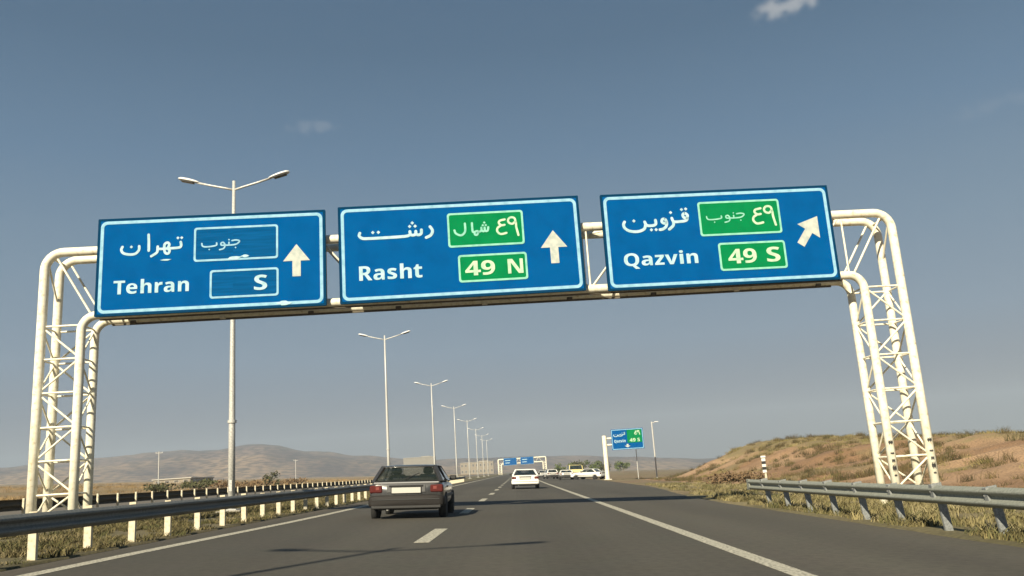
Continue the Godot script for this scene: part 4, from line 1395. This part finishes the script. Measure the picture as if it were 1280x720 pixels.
	part(mk, "post", cbox(Vector3(0.09, 1.0, 0.06), 0.012), M.post_white, at(Vector3(0.04, 0.4, 0)))
	for k in 5:
		part(mk, "stripe", cbox(Vector3(0.17, 0.12, 0.03), 0.006), M.black_paint if k % 2 == 1 else M.plate_white, at(Vector3(0, 0.95 + k * 0.122, 0.05)))
	part(mk, "cap", cbox(Vector3(0.22, 0.1, 0.12), 0.03), M.plate_white, at(Vector3(0.01, 1.56, 0.02)))

func building(called: String, label: String, pos: Vector3, size: Vector3, wall: Material, cols: int, floors: int) -> void:
	var b := thing(called, label, "building", pos)
	var wl := part(b, "wall", cbox(Vector3(size.x, size.y + 1.0, size.z), 0.05), wall, at(Vector3(0, size.y * 0.5 - 0.5, 0)))
	var rf := part(b, "roof", cbox(Vector3(size.x + 0.8, 0.35, size.z + 0.8), 0.06), M.roof_white, at(Vector3(0, size.y + 0.17, 0)))
	part(rf, "parapet", cbox(Vector3(size.x * 0.3, 0.9 if floors > 1 else 0.2, size.z * 0.3), 0.05), wall, at(Vector3(size.x * 0.2, 0.6 if floors > 1 else 0.25, 0)))
	var fh := size.y / floors
	for f in floors:
		for c in cols:
			var w := part(b, "window", cbox(Vector3(size.x / cols * 0.55, fh * 0.5, 0.12), 0.03), M.roof_white, at(Vector3(-size.x * 0.5 + size.x * (c + 0.5) / cols, fh * (f + 0.5), size.z * 0.5 + 0.03)))
			part(w, "pane", cbox(Vector3(size.x / cols * 0.46, fh * 0.43, 0.06), 0.01), M.window_dark, at(Vector3(0, 0, 0.05)))
	for c in int(maxf(2, size.z / 4.0)):
		var w := part(b, "window", cbox(Vector3(0.12, fh * 0.5, 1.6), 0.03), M.roof_white, at(Vector3(size.x * 0.5 + 0.03, fh * 0.5, -size.z * 0.5 + size.z * (c + 0.5) / maxf(2, size.z / 4.0))))
		part(w, "pane", cbox(Vector3(0.06, fh * 0.43, 1.3), 0.01), M.window_dark, at(Vector3(0.05, 0, 0)))

func build_plants() -> void:
	var median_tones := [Color(0.15, 0.125, 0.055), Color(0.12, 0.10, 0.042), Color(0.09, 0.08, 0.03), Color(0.075, 0.075, 0.026), Color(0.20, 0.165, 0.085)]
	var straw := [Color(0.22, 0.185, 0.085), Color(0.18, 0.15, 0.066), Color(0.14, 0.12, 0.05), Color(0.11, 0.105, 0.04), Color(0.26, 0.22, 0.115)]
	var clump := grass_clump(3, 20, 0.13, 0.16)
	var pts := []
	for i in 11000:
		var z := -5.0 - 75.0 * pow(rng.randf(), 1.5)
		var x := -7.42 - 6.5 * rng.randf()
		if soil_noise.get_noise_2d(x * 6.0, z * 6.0) < -0.12: continue
		pts.append(Vector3(x, ground_y(x, z) - 0.01, z))
	scatter("dry_grass", "dry straw and olive grass growing in the median behind the left guard rail", clump, pts, 0.5, 1.25, median_tones)
	pts = []
	for i in 10000:
		var z := -5.0 - 60.0 * pow(rng.randf(), 1.3)
		var x := road_right(z) + 0.2 + 7.5 * pow(rng.randf(), 1.1)
		if soil_noise.get_noise_2d(x * 6.0, z * 6.0) < -0.1: continue
		if z < -32.0 and rng.randf() < 0.6: continue
		pts.append(Vector3(x, ground_y(x, z) - 0.01, z))
	scatter("dry_grass", "dry yellow grass growing on the right verge behind the guard rail", grass_clump(5, 20, 0.19, 0.15), pts, 0.5, 1.3, straw)
	# scrub on the mound
	pts = []
	for i in 8000:
		var z := -12.0 - 90.0 * rng.randf()
		var x := 14.0 + 30.0 * rng.randf()
		var rel := ground_y(x, z) - base_y(x)
		var n := soil_noise.get_noise_2d(x * 2.0, z * 2.0 + 90.0)
		if fine_noise.get_noise_2d(x * 2.5, z * 2.5) < -0.02: continue
		if rel < 2.5 and n < 0.2 and rng.randf() < 0.96: continue
		pts.append(Vector3(x, ground_y(x, z) - 0.02, z))
	scatter("scrub", "olive scrub and dry grass on the reddish earth mound at right", grass_clump(8, 24, 0.22, 0.3), pts, 0.6, 1.4, [Color(0.22, 0.18, 0.07), Color(0.16, 0.14, 0.05), Color(0.25, 0.20, 0.09), Color(0.11, 0.09, 0.034)])
	pts = []
	for i in 6000:
		var z := -45.0 - 260.0 * rng.randf()
		var x := -29.0 - 110.0 * rng.randf()
		if soil_noise.get_noise_2d(x * 0.7, z * 0.7) < 0.14: continue
		pts.append(Vector3(x, ground_y(x, z) - 0.02, z))
	scatter("scrub", "low dry scrub dotting the orange field left of the motorway", grass_clump(9, 26, 0.34, 0.4), pts, 0.7, 1.8, [Color(0.28, 0.19, 0.09), Color(0.20, 0.145, 0.065), Color(0.33, 0.225, 0.10)])
	pts = []
	for i in 4200:
		var z := -14.0 - 86.0 * rng.randf()
		var x := 14.0 + 26.0 * rng.randf()
		if fine_noise.get_noise_2d(x * 3.0, z * 3.0) < 0.12: continue
		pts.append(Vector3(x, ground_y(x, z) - 0.02, z))
	scatter("scrub", "scattered dark brown tufts on the slope of the earth mound", grass_clump(12, 40, 0.42, 0.3), pts, 0.5, 1.3, [Color(0.085, 0.06, 0.026), Color(0.12, 0.09, 0.035), Color(0.07, 0.062, 0.022)])
	# individual shrubs
	var spots := [[-31.0, -75.0, 3.0, 0.95, 0, "dark shrub behind the rail, leftmost of the clump left of the big lamp"], [-30.5, -81.0, 3.2, 1.0, 0, "dark olive shrub, second from left in the clump by the big lamp"], [-31.5, -89.0, 3.4, 0.85, 1, "brown dry shrub in the middle of the clump by the big lamp"], [-31.0, -97.0, 3.6, 1.0, 1, "reddish brown shrub just left of the big lamp's foot"], [-30.0, -103.0, 1.3, 1.7, 0, "narrow dark bush standing close behind the big lamp's pole"], [-31.0, -116.0, 3.4, 0.95, 1, "brown shrub just right of the big lamp's pole"]]
	for s in spots:
		shrub("shrub", s[5], "shrub", Vector3(s[0], ground_y(s[0], s[1]), s[1]), Vector3(s[2], s[3], s[2]), int(-s[1]), 420, 0.16, M.leaf_dark if s[4] == 0 else M.leaf_brown, 0.1, "shrubs in the field behind the big lamp")
	shrub("brush_pile", "low brown brush heap on the right verge at the mound's foot", "shrub", Vector3(13.4, ground_y(13.4, -55.0), -55.0), Vector3(3.2, 0.85, 1.6), 77, 700, 0.13, M.leaf_brown, 0.0)
	for k in 6:
		var x := [13.0, 17.5, 22.0, 26.5, 31.0, 19.0][k] as float
		var z := [-240.0, -252.0, -246.0, -258.0, -250.0, -275.0][k] as float
		shrub("roadside_tree", ["small green tree behind the far white cars, nearest the road", "green tree behind the yellow van", "olive tree right of the yellow van", "rounded green tree left of the cantilever column", "last small tree, behind the cantilever column", "tallest green tree behind the parked far cars"][k], "tree", Vector3(x, ground_y(x, z), z), Vector3(3.6, 2.6 + 0.4 * (k % 3), 3.6), 200 + k, 500, 0.3, M.leaf_green if k % 2 == 0 else M.leaf_dark, 0.7, "trees behind the far cars")
